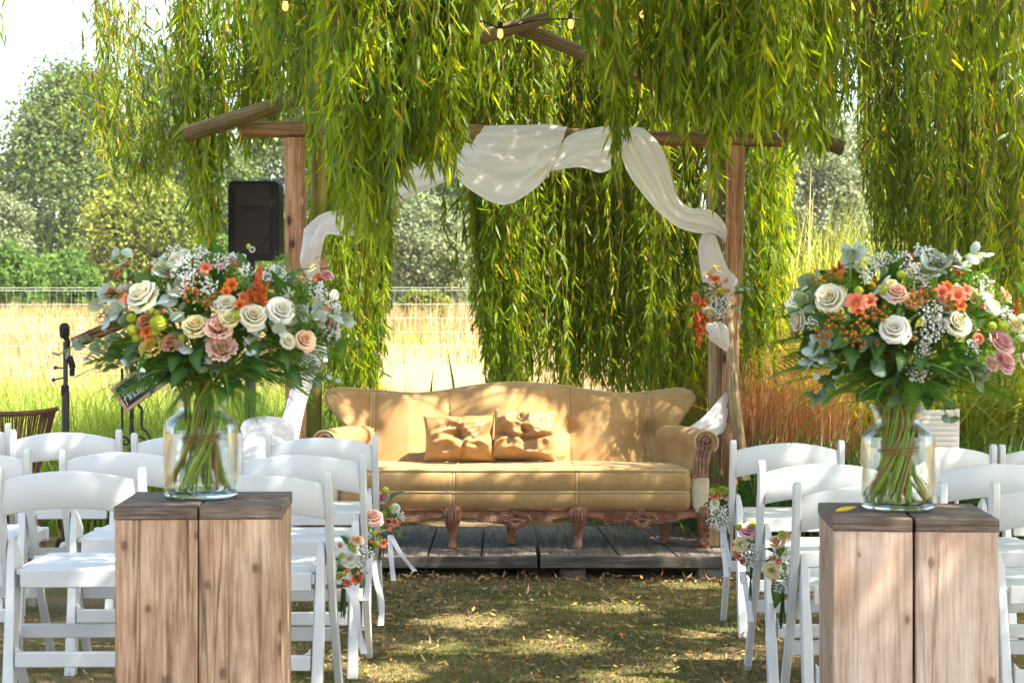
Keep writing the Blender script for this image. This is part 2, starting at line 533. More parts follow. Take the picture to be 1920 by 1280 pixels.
stuff(leaf_object('leaf_litter', P, D, N, RNG.uniform(.012, .034, n), RNG.uniform(.005, .011, n), RNG.normal(0, .4, n), RNG.random(n), M['litter']))
# heap of litter along the front of the deck
n = 420
P = np.stack([RNG.uniform(-1.2, 1.5, n), 9.62 - np.abs(RNG.normal(0, .10, n)), np.zeros(n)], 1); P[:, 2] = gz(P[:, 0], P[:, 1]) + RNG.uniform(.005, .03, n)
az = RNG.uniform(0, 2 * PI, n)
D = np.stack([np.cos(az), np.sin(az), RNG.normal(0, .3, n)], 1)
N = np.stack([RNG.normal(0, .4, n), RNG.normal(0, .4, n), np.ones(n)], 1)
stuff(leaf_object('leaf_litter', P, D, N, RNG.uniform(.025, .06, n), RNG.uniform(.008, .016, n), RNG.normal(0, .3, n), RNG.random(n) * .8, M['litter']))

# meadow tufts behind the seats (left and middle)
def tufts(ncl, per, xr, yr, spread, f=lambda x, y: np.ones(len(x), bool)):
    cx_ = RNG.uniform(*xr, ncl); cy_ = RNG.uniform(*yr, ncl)
    k = f(cx_, cy_); cx_, cy_ = cx_[k], cy_[k]
    x = np.repeat(cx_, per) + RNG.normal(0, spread, len(cx_) * per)
    y = np.repeat(cy_, per) + RNG.normal(0, spread, len(cx_) * per)
    g = np.repeat(RNG.random(len(cx_)), per)
    return x, y, g
x, y, g = tufts(330, 62, (-4.2, -.75), (11.3, 15.0), .13)
n = len(x)
hs = .55 + .45 * g
blades('meadow_grass', x, y, hs * RNG.uniform(.6, 1.2, n), RNG.uniform(.007, .015, n), RNG.uniform(.2, 1.1, n), 'meadow', .15 + .5 * g + RNG.normal(0, .2, n), 4)
x, y, g = tufts(360, 52, (-5.2, -1.05), (12.8, 18), .15)
n = len(x)
blades('meadow_grass', x, y, (.62 + .38 * g) * RNG.uniform(.6, 1.15, n), RNG.uniform(.008, .016, n), RNG.uniform(.15, .95, n), 'meadow', .2 + .5 * g + RNG.normal(0, .22, n), 4)
x, y, g = tufts(110, 46, (-1.5, 1.3), (12.2, 14.4), .11, lambda x, y: RNG.random(len(x)) < np.where((x > -.75) & (x < .2), .35, 1))
n = len(x)
blades('meadow_grass', x, y, RNG.uniform(.2, .5, n), RNG.uniform(.006, .012, n), RNG.uniform(.15, .9, n), 'meadow', .3 + .4 * g + RNG.normal(0, .2, n), 4)
# green fringe in the meadow
x, y, g = tufts(240, 40, (-6, 3.5), (15.2, 18.5), .16, lambda x, y: RNG.random(len(x)) < np.where(x < -1.8, .9, .25))
n = len(x)
blades('meadow_grass', x, y, RNG.uniform(.25, .6, n), RNG.uniform(.007, .013, n), RNG.uniform(.2, .9, n), 'meadow', .45 + .35 * g + RNG.normal(0, .2, n), 3)
# dry standing grass over the field
x, y = scatter(60000, lambda x, y: (patch_noise(x, y, .8, 9) > -.55) & ~((x > -1.6) & (x < .35) & (y < 24) & (RNG.random(len(x)) < .93)), 15.5, 46, .28, .6)
n = len(x)
m = np.exp(-((x + 1.0) / 1.7) ** 2 - ((y - 27) / 4) ** 2)
blades('dry_field_grass', x, y, RNG.uniform(.2, .55, n) + .15 * m, RNG.uniform(.008, .018, n) * (y / 22), RNG.uniform(.05, .55, n), 'straw', .45 + .35 * patch_noise(x, y, .7, 4) + RNG.normal(0, .22, n), 2)
x, y, g = tufts(150, 40, (1.5, 2.75), (12.5, 13.7), .12)
n = len(x)
blades('reed_bed', x, y, (1.45 + .75 * g) * RNG.uniform(.5, 1.1, n), RNG.uniform(.018, .034, n), RNG.uniform(.2, 1.0, n), 'reed', .3 + .5 * g + RNG.normal(0, .22, n), 5)
# dark long grass behind the right-hand chairs
x, y, g = tufts(210, 60, (1.15, 3.6), (10.35, 12.0), .12)
n = len(x)
blades('long_grass', x, y, RNG.uniform(.4, .9, n), RNG.uniform(.008, .016, n), RNG.uniform(.3, 1.25, n), 'dark_blade', .1 + .6 * g + RNG.normal(0, .2, n), 4)
# reed bed
x, y, g = tufts(260, 34, (1.35, 4.6), (12.6, 14.6), .14)
n = len(x)
blades('reed_bed', x, y, (1.6 + .8 * g) * RNG.uniform(.55, 1.12, n), RNG.uniform(.014, .028, n), RNG.uniform(.12, .8, n), 'reed', .15 + .55 * g + RNG.normal(0, .22, n), 5)
x, y, g = tufts(120, 36, (1.4, 1.95), (11.9, 12.5), .11)
n = len(x)
blades('dry_reed_stalks', x, y, RNG.uniform(.5, 1.4, n), RNG.uniform(.006, .011, n), RNG.uniform(.02, .4, n), 'reed_dry', .5 + RNG.normal(0, .28, n), 3)

x, y, g = tufts(420, 26, (-11, 7), (19, 44), .3, lambda x, y: patch_noise(x, y, .5, 41) > .15)
n = len(x)
blades('meadow_grass', x, y, RNG.uniform(.15, .5, n), RNG.uniform(.012, .026, n), RNG.uniform(.2, .8, n), 'meadow', .5 + .4 * g + RNG.normal(0, .2, n), 2)
# single tall stems standing behind the sofa
for (p0, p1, Yd, lab) in (((855, 722), (838, 650), 11.6, 'tall dark grass stem with pointed tip behind the sofa back'),
                          ((797, 730), (812, 690), 11.6, 'short leaning dry stem behind the sofa back')):
    mb = MB(); mb.cv = .2
    a, b = at(p0[0], p0[1] + 60, Yd), at(*p1, Yd)
    mb.tube([a, a.lerp(b, .5) + Vector((.01, 0, 0)), b], [.006, .008, .001], 5)
    tag(mb.build('grass_stem', M['dark_blade']), lab, 'plant')

# ------------------------------------------------------------------ far trees
def tree(name, label, pxl, pxr, pyt, pyb, Y, mat, n=9000, leaf=.26, clumps=90, shape='round', depth=.8, trunk=True, cr=.22, group=None, seed=0, gap=.0):
    r = np.random.default_rng(seed + 100); n = int(n * 1.8); leaf *= .62; clumps = int(clumps * 1.3); cr *= r.uniform(.75, .95)
    a, b = at(pxl, pyt, Y), at(pxr, pyb, Y)
    cxm = (a.x + b.x) / 2; w = (b.x - a.x) / 2; zt, zb = a.z, b.z
    g = gzf(cxm, Y)
    t = thing(name, label, 'tree' if 'bush' not in name else 'bush', (cxm, Y, g), 0, group)
    hz = (zt - zb) / 2; zc = (zt + zb) / 2
    # clump centres inside the crown's volume, mostly near its surface
    u = norm(r.normal(size=(clumps, 3))); rad = r.uniform(.35, 1, clumps) ** .5
    c = u * rad[:, None]
    if shape == 'poplar':
        zz = r.uniform(-1, 1, clumps); env = np.where(zz < -.1, 1, 1 - .78 * np.clip((zz + .1) / 1.1, 0, 1) ** 1.3) * r.uniform(.3, 1, clumps) ** .5
        th = r.uniform(0, 2 * PI, clumps); c = np.stack([env * np.cos(th), env * np.sin(th), zz], 1)
    elif shape == 'spread':
        c[:, 2] = np.sign(c[:, 2]) * np.abs(c[:, 2]) ** 1.2
    C = np.stack([cxm + c[:, 0] * w * .88, Y + c[:, 1] * w * depth, zc + c[:, 2] * hz * .9], 1)
    R = cr * (w + hz) * r.uniform(.35, 1.25, clumps)
    if gap: k = r.random(clumps) > gap; C, R = C[k], R[k]
    m = max(1, n // len(C))
    d = norm(r.normal(size=(len(C) * m, 3))); q = r.random(len(C) * m) ** .45
    P = np.repeat(C, m, 0) + d * (np.repeat(R, m) * q)[:, None] * np.array([1, 1, .8])
    kp = P[:, 2] > g + .02; dk = d[kp]; P = P[kp]
    k = len(P)
    D = norm(r.normal(size=(k, 3)) + np.array([0, 0, -.25])); N = norm(d[:len(P)] * 0 + r.normal(size=(k, 3)) * .55 + dk * 1.3 + np.array([0, 0, .35]))
    L = leaf * r.uniform(.6, 1.3, k)
    cv = np.repeat(r.normal(0, .16, len(C)), m)[:k]
    o = card_object('crown', P, D, N, L, L * r.uniform(.5, .85, k), np.clip(.45 + cv + r.normal(0, .11, k), 0, 1), M[mat])
    stuff(adopt(o, t))
    if trunk:
        mb = MB()
        h = zc + hz * .5 - g
        pts = [Vector((cxm + .1 * w * math.sin(i * 1.3 + seed), Y, g - .2 + (h + .2) * i / 6)) for i in range(7)]
        mb.tube(pts, [max(.05, .055 * (hz * 2) * (1 - .13 * i)) for i in range(7)], 8)
        for i in range(7):
            s = pts[1 + i % 5]; e = C[r.integers(len(C))]
            mb.tube([s, s.lerp(Vector(e), .5) + Vector((0, 0, .2)), Vector(e)], [.05 * hz * .5, .03 * hz * .5, .012], 5)
        mb.build('trunk', M['bark'], t)
    return t

far = [
 ('tall_tree', 'tall dark green tree with pointed tips at the left, rising against the pale sky', -25, 300, 120, 590, 78, 'tree_dark', 24000, .30, 200, 'poplar', .8),
 ('woodland_tree', 'tall dark tree behind the yellow-green tree, its top level with the hanging sprays', 190, 470, 85, 590, 90, 'tree_dark', 20000, .32, 150, 'poplar', .7),
 ('round_tree', 'rounded yellow-green tree lit by the sun, in front of the dark woods', 165, 365, 295, 590, 62, 'tree_yellow', 15000, .24, 120, 'round', .8),
 ('grey_tree', 'pale grey-green feathery tree cut by the left edge of the view', -60, 62, 350, 590, 66, 'tree_grey', 9000, .22, 70, 'round', .8),
 ('left_bush', 'light green bush behind the fence at the left edge', -40, 80, 450, 600, 52, 'tree_green', 8000, .2, 60, 'round', .8),
 ('low_bush', 'mid green bush at the foot of the tall tree, behind the fence', 75, 200, 470, 600, 55, 'tree_green', 8000, .2, 60, 'round', .8),
 ('woodland_tree', 'dark bluish tree between the yellow-green tree and the loudspeaker', 290, 490, 210, 590, 84, 'tree_dark', 14000, .3, 120, 'round', .7),
 ('woodland_tree', 'dark tree behind the loudspeaker and the square post', 440, 660, 120, 590, 88, 'tree_dark', 14000, .32, 130, 'round', .7),
 ('sapling', 'bright green young tree left of the loudspeaker', 378, 440, 430, 590, 48, 'tree_green', 4500, .18, 40, 'round', .8),
 ('willow_tree', 'grey-green silvery willow seen through the arch, left of the hanging branches', 700, 890, 355, 600, 58, 'tree_grey', 16000, .20, 130, 'round', .8),
 ('woodland_tree', 'green tree behind the middle of the draped arch', 840, 1060, 270, 590, 84, 'tree_green', 13000, .3, 120, 'round', .7),
 ('woodland_tree', 'green tree behind the left half of the arch', 620, 800, 180, 560, 92, 'tree_green', 12000, .32, 110, 'round', .7),
 ('woodland_tree', 'tall pale green tree behind the dense hanging branches right of centre', 1040, 1300, 130, 590, 86, 'tree_green', 12000, .32, 120, 'round', .7),
 ('pale_tree', 'pale sunlit tree seen in the gap beside the right end of the rafter', 1400, 1640, 150, 600, 70, 'tree_grey', 14000, .26, 130, 'round', .7),
 ('woodland_tree', 'green tree behind the reed bed at the right', 1560, 1800, 190, 600, 78, 'tree_green', 12000, .3, 120, 'round', .7),
 ('woodland_tree', 'dark green tree behind the right-hand willow curtain at the edge', 1730, 2010, 160, 600, 74, 'tree_dark', 12000, .3, 120, 'round', .7),
 ('woodland_tree', 'green tree filling the view above the middle of the arch', 760, 1000, 130, 480, 95, 'tree_green', 10000, .34, 110, 'round', .7),
 ('mound_bush', 'yellow-green shrub on top of the dry grass mound in the field', 742, 845, 545, 602, 29, 'tree_yellow', 5000, .10, 40, 'round', .6),
]
for i, a in enumerate(far):
    tree(*a, seed=i)

# undergrowth along the edge of the wood
r = np.random.default_rng(5)
n = 15000
x = r.uniform(-17, 17, n); y = r.uniform(60, 68, n); P = np.stack([x, y, gz(x, y) + r.random(n) ** 1.6 * (1.6 + .7 * np.sin(x * 1.3) + .4 * np.sin(x * 3.1))], 1)
L = r.uniform(.18, .34, n)
stuff(card_object('undergrowth', P, r.normal(size=(n, 3)), norm(r.normal(size=(n, 3)) + [0, -.4, .6]), L, L * .6, np.clip(.35 + .2 * np.sin(x * .9) + r.normal(0, .12, n), 0, 1), M['tree_green']))

# ------------------------------------------------------------------ mesh fence across the field
fence = thing('wire_fence', 'thin welded wire mesh fence running across the field', 'fence', (0, 18, gzf(0, 18)))
M['wire'] = plain('galvanised_wire', (.42, .46, .38), .4, .5, .05)
Yf = 18.0
zt = H + 50 * Yf / F
mbw = MB()
for z in [zt, zt - .025] + [zt - .025 - .125 * k for k in range(1, 11)]:
    mbw.tube([(-6, Yf, z), (0, Yf, z + .004), (6, Yf, z)], .0022, 4)
for k in range(185):
    xx = -6 + k * .065
    mbw.tube([(xx, Yf + .004, gzf(xx, Yf) - .02), (xx, Yf + .004, zt)], .0010, 3, cap=False)
stuff(mbw.build('wire_mesh', M['wire'], fence))
for px in (-90, 560, 1062, 1350, 1660, 2010):
    xx = (px - CX) * Yf / F
    mb = MB(); mb.tube([(xx, Yf + .03, gzf(xx, Yf) - .1), (xx, Yf + .03, zt + .04)], .014, 8)
    mb.build('fence_post', M['wire'], fence)
# ------------------------------------------------------------------ wooden arch
M['wood_orange'] = wood('peeled_orange_pole', [(.3, (.20, .09, .04)), (.5, (.42, .22, .115)), (.7, (.55, .33, .20))], 'z', 9, .05, .75, knots=(5, .05, (.06, .025, .012)), cracks=.6)
M['wood_pole'] = wood('weathered_pole', [(.3, (.16, .11, .055)), (.5, (.30, .22, .12)), (.7, (.42, .33, .20))], 'z', 9, .05, .8, knots=(4, .05, (.08, .05, .025)), cracks=.8)
M['wood_green'] = wood('algae_green_pole', [(.3, (.15, .13, .03)), (.5, (.29, .25, .065)), (.7, (.42, .36, .12))], 'z', 9, .05, .8, cracks=.6, green=(.75, (.13, .16, .012)))
M['wood_beam'] = wood('beam_pole', [(.3, (.13, .065, .025)), (.5, (.26, .145, .065)), (.72, (.38, .24, .13))], 'z', 9, .04, .8, knots=(4, .05, (.06, .03, .015)), cracks=.9, green=(.35, (.17, .15, .03)))
M['wood_dark'] = wood('dark_rafter', [(.3, (.09, .065, .028)), (.5, (.19, .135, .06)), (.7, (.30, .22, .11))], 'z', 9, .05, .8, cracks=.8, green=(.4, (.11, .11, .02)))

def pole(name, p0, p1, r0, r1, mat, parent, square=False, wob=.006, n=14, segs=10):
    p0, p1 = Vector(p0), Vector(p1)
    L = (p1 - p0).length
    mb = MB()
    rs = random.Random(hash((round(p0.x, 3), round(p0.z, 3))) & 0xffff)
    if square:
        rings = []
        for i in range(segs + 1):
            t = i / segs; r = (r0 + (r1 - r0) * t)
            k = []
            for (a, b) in ((-1, -.7), (-.7, -1), (.7, -1), (1, -.7), (1, .7), (.7, 1), (-.7, 1), (-1, .7)):
                k.append((a * r + rs.uniform(-wob, wob) * .5, b * r + rs.uniform(-wob, wob) * .5, t * L))
            rings.append(k)
    else:
        rings = []
        ph = rs.uniform(0, 6)
        for i in range(segs + 1):
            t = i / segs; r = (r0 + (r1 - r0) * t) * (1 + rs.uniform(-.05, .05))
            cx_, cy_ = wob * math.sin(t * 7 + ph), wob * math.cos(t * 5 + ph)
            rings.append([(cx_ + r * math.cos(2 * PI * k / n) * (1 + .04 * math.sin(3 * k + ph)), cy_ + r * math.sin(2 * PI * k / n), t * L) for k in range(n)])
    b = mb.grid(rings, close_v=True)
    m = len(rings[0])
    mb.f(*[b + k for k in range(m)][::-1]); mb.f(*[b + segs * m + k for k in range(m)])
    me = mb.mesh(name, mat, 50)
    o = bpy.data.objects.new(name, me); COL.objects.link(o)
    z = (p1 - p0).normalized(); x = z.cross(Vector((0, 1, 0)) if abs(z.y) < .9 else Vector((1, 0, 0))).normalized(); y = z.cross(x)
    Mx = Matrix((x, y, z)).transposed().to_4x4(); Mx.translation = p0
    o.matrix_basis = Mx
    if parent is not None:
        o.parent = parent; o.matrix_parent_inverse = mw(parent).inverted()
    return o

arch = thing('wooden_arch', 'rustic timber pole arch with crossing rafters behind the sofa', 'arch', (0, 10.5, 0))
Ya = 10.5
pole('post', at(556, 1040, Ya), at(553, 259, Ya), .050, .052, M['wood_orange'], arch, square=True)
pole('post', at(584, 1050, 10.62), at(603, 36, 10.62), .047, .034, M['wood_green'], arch)
pole('post', at(1343, 1045, 10.5), at(1341, 268, 10.5), .046, .042, M['wood_pole'], arch)
pole('post', at(1366, 1050, 10.40), at(1377, 274, 10.40), .036, .054, M['wood_orange'], arch)
pole('brace', at(1392, 900, 10.28), at(1362, 560, 10.34), .034, .026, M['wood_pole'], arch)
pole('beam', at(455, 241, Ya), at(1476, 262, Ya), .044, .038, M['wood_beam'], arch, n=16, segs=20)
pole('rafter', at(345, 252, 10.40), at(1028, 30, 10.40), .043, .036, M['wood_dark'], arch, segs=16)
pole('rafter', at(968, 52, 10.48), at(1580, 279, 10.48), .036, .040, M['wood_dark'], arch, segs=16)
M['steel'] = plain('steel', (.55, .55, .55), .35, .5, .05, **{'Metallic': .9})
mb = MB(); c = at(977, 44, 10.35); mb.lathe([(.011, -.004), (.011, .002), (.006, .004)], 12, (0, 0, 0)); 
for i, v in enumerate(mb.V): mb.V[i] = (c.x + v[0], c.y - v[2], c.z + v[1])
mb.build('bolt', M['steel'], arch)
mb = MB(); c = at(1357, 258, 10.43); mb.ico(c, .012, 1); mb.build('bolt', M['steel'], arch)

# ------------------------------------------------------------------ white drape
def cloth_mat():
    t = NT('white_voile')
    n = t.noise(t.coord(), 260, 2)
    col = t.ramp(n, [(.3, (.85, .83, .84)), (.7, (.89, .87, .88))])
    p = t.principled(col, .8, .15)
    tr = t.a("BsdfTranslucent"); tr.inputs[0].default_value = (.88, .85, .86, 1)
    mx = t.a("MixShader"); mx.inputs[0].default_value = .5
    t.l.new(p, mx.inputs[1]); t.l.new(tr.outputs[0], mx.inputs[2])
    return t.done(mx.outputs[0])
M['voile'] = cloth_mat()
drape = thing('arch_drape', 'sheer white fabric swagged over the beam and wound round the posts', 'drape', at(960, 250, 10.4))

def cloth(name, A, B, nu=48, nv=26, amp=.02, folds=2.5, curve=0.0, gather=.0, seed=0, belly=.04, skew=.8):
    """cloth between two edges given as photo positions with a depth each"""
    a = catmull([tuple(at(*p)) for p in A], nu); b = catmull([tuple(at(*p)) for p in B], nu)
    rs = np.random.default_rng(seed)
    ph = rs.uniform(0, 6, 4)
    P = []
    for i in range(nu):
        u = i / (nu - 1); row = []
        for j in range(nv):
            v = j / (nv - 1)
            p = a[i] * (1 - v) + b[i] * v
            w = math.sin(PI * v) ** .5
            d = amp * .8 * (math.sin(2 * PI * folds * v + skew * 3 * math.sin(u * 4 + ph[0]) + ph[1]) + .5 * math.sin(2 * PI * folds * 2.1 * v + 5 * u + ph[2])) * (.35 + .65 * w)
            d += .35 * amp * math.sin(9 * u + 5 * v + ph[3]) + .17 * amp * math.sin(2 * PI * folds * 6.3 * v + 11 * u + ph[0]) * (.4 + .6 * math.sin(5 * u + ph[1]) ** 2) + .06 * amp * math.sin(41 * u + 17 * v + ph[2])
            p = p + np.array([0, -d - belly * math.sin(PI * v) * math.sin(PI * min(1, max(0, u))) , .3 * d * (1 if name == 'swag' else .3)])
            row.append(tuple(p))
        P.append(row)
    mb = MB(); mb.grid(P)
    return mb.build(name, M['voile'], drape, smooth_deg=180, fix=False, subd=1)

D1 = 10.36
cloth('swag', [(908, 236, 10.46), (945, 234, 10.44), (985, 236, 10.44), (1030, 234, 10.44), (1064, 237, 10.46)],
      [(846, 322, 10.25), (884, 356, 10.2), (945, 384, 10.18), (1002, 356, 10.2), (1036, 316, 10.28)], 60, 40, .017, 3.2, seed=3, belly=.02)
cloth('swag_end', [(872, 268, 10.44), (890, 272, 10.42), (910, 285, 10.4)], [(846, 322, 10.24), (865, 325, 10.3), (900, 302, 10.34)], 14, 16, .012, 2, seed=4)
cloth('swag', [(905, 290, 10.32), (840, 292, 10.3), (760, 322, 10.3), (700, 372, 10.3), (640, 392, 10.32), (600, 404, 10.36), (569, 430, 10.4)],
      [(862, 330, 10.24), (815, 350, 10.24), (752, 378, 10.25), (690, 433, 10.26), (650, 443, 10.3), (612, 442, 10.36), (604, 470, 10.42)], 60, 20, .014, 2, seed=5, belly=.03)
cloth('post_wrap', [(570, 428, 10.42), (566, 460, 10.4), (563, 492, 10.42), (575, 520, 10.46)], [(612, 440, 10.4), (604, 465, 10.4), (600, 500, 10.44), (603, 530, 10.46)], 30, 16, .010, 1.6, seed=6)
cloth('post_wrap', [(1035, 316, 10.3), (1062, 258, 10.42), (1106, 242, 10.44), (1150, 236, 10.44), (1208, 240, 10.46)],
      [(1034, 320, 10.26), (1088, 314, 10.26), (1126, 324, 10.24), (1150, 312, 10.26), (1166, 282, 10.3)], 44, 24, .014, 2.4, seed=7, belly=.03)
cloth('fall', [(1208, 241, 10.44), (1234, 268, 10.42), (1252, 305, 10.4), (1268, 362, 10.36), (1292, 388, 10.34), (1335, 394, 10.34), (1362, 425, 10.34), (1360, 455, 10.34)],
      [(1160, 275, 10.34), (1175, 318, 10.28), (1196, 352, 10.26), (1232, 396, 10.24), (1268, 425, 10.24), (1305, 437, 10.26), (1340, 438, 10.3), (1358, 455, 10.33)], 70, 30, .016, 2.6, seed=8, belly=.02)
cloth('post_wrap', [(1318, 436, 10.36), (1309, 462, 10.33), (1312, 500, 10.33), (1320, 540, 10.34), (1324, 575, 10.36)], [(1342, 440, 10.34), (1352, 470, 10.32), (1366, 505, 10.3), (1384, 532, 10.32), (1350, 580, 10.36)], 40, 20, .011, 1.8, seed=9)
cloth('tuft', [(1324, 606, 10.32), (1322, 622, 10.3), (1334, 640, 10.3), (1360, 658, 10.32)], [(1352, 602, 10.3), (1366, 618, 10.26), (1368, 640, 10.28), (1363, 658, 10.31)], 26, 18, .012, 2.2, seed=10, belly=.06)
cloth('tail', [(1364, 730, 10.36), (1345, 752, 10.3), (1318, 782, 10.24), (1282, 806, 10.2)], [(1364, 792, 10.36), (1352, 812, 10.32), (1322, 820, 10.24), (1284, 816, 10.2)], 34, 18, .014, 2.2, seed=11)
cloth('tail', [(578, 640, 10.4), (560, 690, 10.36), (545, 730, 10.34), (528, 790, 10.3), (505, 860, 10.25)], [(606, 650, 10.42), (603, 678, 10.4), (590, 710, 10.38), (571, 770, 10.34), (553, 860, 10.3)], 44, 22, .012, 1.6, seed=12)
# pooled end of the drape lying over the end of a white bench
cloth('pooled_end', [(452, 800, 10.1), (462, 786, 10.15), (490, 780, 10.2), (525, 782, 10.26), (552, 790, 10.3)], [(448, 880, 9.9), (466, 885, 9.86), (492, 885, 9.86), (522, 880, 9.9), (552, 880, 10.0)], 44, 36, .024, 3.6, seed=13, belly=.08, skew=1.6)
mb = MB()
c = at(500, 860, 10.12)
mb.box((c.x, 10.2, .26), (.30, .28, .48))
side = mb.build('plinth_box', M['white_resin'], None, bevel=.01)
tag(side, 'low white box under the pooled end of the drape, behind the left chairs', 'box')

# ------------------------------------------------------------------ the weeping willow
willow = thing('weeping_willow', 'large weeping willow whose leafy hanging branches curtain the arch and the whole upper view', 'tree', (6.3, 11.2, gzf(6.3, 11.2)))
mb = MB()
mb.tube([(6.3, 11.2, -.3), (6.2, 11.2, .8), (6.05, 11.1, 2.0), (5.8, 10.9, 3.4), (5.4, 10.7, 4.6)], [.5, .4, .36, .33, .26], 14)
mb.build('trunk', M['bark'], willow)
limbs = [((5.8, 10.9, 3.4), (3.6, 10.2, 4.6), (1.2, 9.5, 4.8), (-1.6, 9.3, 4.3)), ((5.4, 10.7, 4.6), (3.0, 12.2, 5.3), (0.2, 12.4, 5.0), (-3.2, 13, 4.6)),
         ((5.4, 10.7, 4.6), (4.6, 8.2, 5.6), (2.6, 6.8, 5.8), (.6, 6, 5.4)), ((5.8, 10.9, 3.6), (4.6, 11.2, 4.6), (3.0, 11.2, 4.6), (2.0, 11, 4.3)), ((5.4, 10.7, 4.6), (5.6, 8.6, 5.6), (5.2, 6, 6.0), (4, 3.5, 5.6))]
for lb in limbs:
    mb = MB()
    pts = [Vector(tuple(p)) for p in catmull(lb, 14)]
    mb.tube(pts, [.16 * (1 - .8 * i / 13) for i in range(14)], 8)
    mb.build('limb', M['bark'], willow)

def interp(px, prof):
    a = np.array(prof, float)
    return np.interp(px, a[:, 0], a[:, 1])

SD = {'P': [], 'D': [], 'N': [], 'L': [], 'W': [], 'B': [], 'V': []}
TW = []
def strand(px, Yd, pyb, dens=52, leaf=.098, yellow=0.0, tone=0.0, r=None, ztop=None, splay=1.0, lean=0.0, pyt=None):
    """one hanging branch: seen at column px, ending at row pyb of the photo"""
    r = r or RNG
    x0 = (px - CX) * Yd / F
    zb = H - (pyb - HY) * Yd / F
    zt_ = ztop if ztop is not None else (H + HY * Yd / F + r.uniform(.1, .55))
    if pyt is not None: zt_ = H - (pyt - HY) * Yd / F
    L = zt_ - zb
    if L < .12: return
    m = max(4, int(L / .13))
    t = np.linspace(0, 1, m)
    ax, ay = r.normal(0, .05), r.normal(0, .06)
    ph = r.uniform(0, 6)
    xs_ = x0 + lean * L * (1 - t) + ax * (1 - t) * L + .016 * np.sin(t * 6 + ph) * L + .010 * np.sin(t * L * 9 + 2 * ph)
    ys_ = Yd + ay * (1 - t) * L + .012 * np.cos(t * 6 + ph) * L
    zs_ = zt_ - L * t
    TW.append((np.stack([xs_, ys_, zs_], 1), .0022 + .0014 * r.random()))
    n = int(dens * L)
    tt = np.sort(r.random(n)) ** .88
    tt = np.clip(tt, 0, 1)
    P = np.stack([np.interp(tt, t, xs_), np.interp(tt, t, ys_), np.interp(tt, t, zs_)], 1)
    az = r.uniform(0, 2 * PI, n)
    tip = np.clip((tt * L - (L - .35)) / .35, 0, 1)
    ang = np.radians(np.abs(r.normal(30, 20, n))) * splay * (1 - .25 * tip)
    D = np.stack([np.sin(ang) * np.cos(az), np.sin(ang) * np.sin(az), -np.cos(ang)], 1)
    N = norm(np.stack([np.cos(az) * np.cos(ang), np.sin(az) * np.cos(ang), np.sin(ang)], 1) + r.normal(0, .8, (n, 3)))
    ln = leaf * r.uniform(.45, 1.3, n) * (1 - .35 * tip * r.random(n))
    SD['P'].append(P); SD['D'].append(D); SD['N'].append(N); SD['L'].append(ln); SD['W'].append(ln * r.uniform(.10, .17, n))
    SD['B'].append(r.normal(-.12, .22, n))
    base = r.normal(.42 + tone, .18)
    v = base + r.normal(0, .14, n)
    yl = r.random(n) < .02 + yellow
    v = np.where(yl, r.uniform(.92, 1, n), np.clip(v, 0, .9))
    SD['V'].append(v)

def flush(name):
    P, D, N = (np.concatenate(SD[k]) for k in 'PDN')
    o = leaf_object(name, P, D, N, np.concatenate(SD['L']), np.concatenate(SD['W']), np.concatenate(SD['B']), np.concatenate(SD['V']), M['willow'], droop=.10)
    stuff(adopt(o, willow))
    mb = MB()
    for pts, r in TW:
        mb.cv = random.random()
        k = len(pts)
        mb.tube(pts.tolist(), [r * (1 - .7 * i / (k - 1)) for i in range(k)], 3, cap=False)
    o = mb.build(name.replace('leaves', 'twigs'), M['willow_twig'], willow, fix=False)
    stuff(o)
    cnt = len(P)
    for k in SD: SD[k].clear()
    TW.clear()
    return cnt

def curtain(n, pxr, Yr, prof, jit, name=None, clump=7, cspread=26, **kw):
    """clumps of strands; prof gives the lower edge (photo rows) along the columns"""
    ncl = max(1, n // clump)
    for c in range(ncl):
        pc = RNG.uniform(*pxr); Yc = RNG.uniform(*Yr); jc = RNG.normal(0, jit)
        for k in range(clump):
            px = pc + RNG.normal(0, cspread); Yd = Yc + RNG.normal(0, .10)
            if px < pxr[0] - 8 or px > pxr[1] + 8: continue
            pb = interp(px, prof) + jc - abs(RNG.normal(0, jit * 1.3))
            strand(px, Yd, pb, **kw)

# front curtains, between the camera and the arch
curtain(150, (622, 735), (7.8, 8.35), [(622, 300), (645, 395), (690, 425), (735, 400)], 26, clump=8, cspread=20)
curtain(105, (735, 868), (7.8, 8.35), [(735, 375), (760, 305), (800, 285), (845, 320), (868, 250)], 26, clump=8, cspread=18)
curtain(24, (868, 912), (7.9, 8.4), [(868, 120), (912, 10)], 30, clump=5, cspread=12)
curtain(54, (1095, 1200), (7.8, 8.4), [(1095, 60), (1120, 170), (1200, 190)], 30, clump=6, cspread=20)
for k in range(9): strand(1160 + RNG.normal(0, 9), 8.1, 300 + RNG.normal(-10, 22))
curtain(170, (1200, 1480), (7.8, 8.35), [(1200, 160), (1240, 200), (1300, 222), (1330, 228), (1400, 225), (1450, 205), (1480, 215)], 26, clump=8, cspread=22)
for k in range(6): strand(1345 + RNG.normal(0, 8), 8.0, 352 + RNG.normal(-14, 20))
curtain(70, (1460, 1580), (8.0, 8.6), [(1460, 240), (1500, 270), (1550, 260), (1580, 180)], 26, clump=6, cspread=16)
flush('front_leaves')
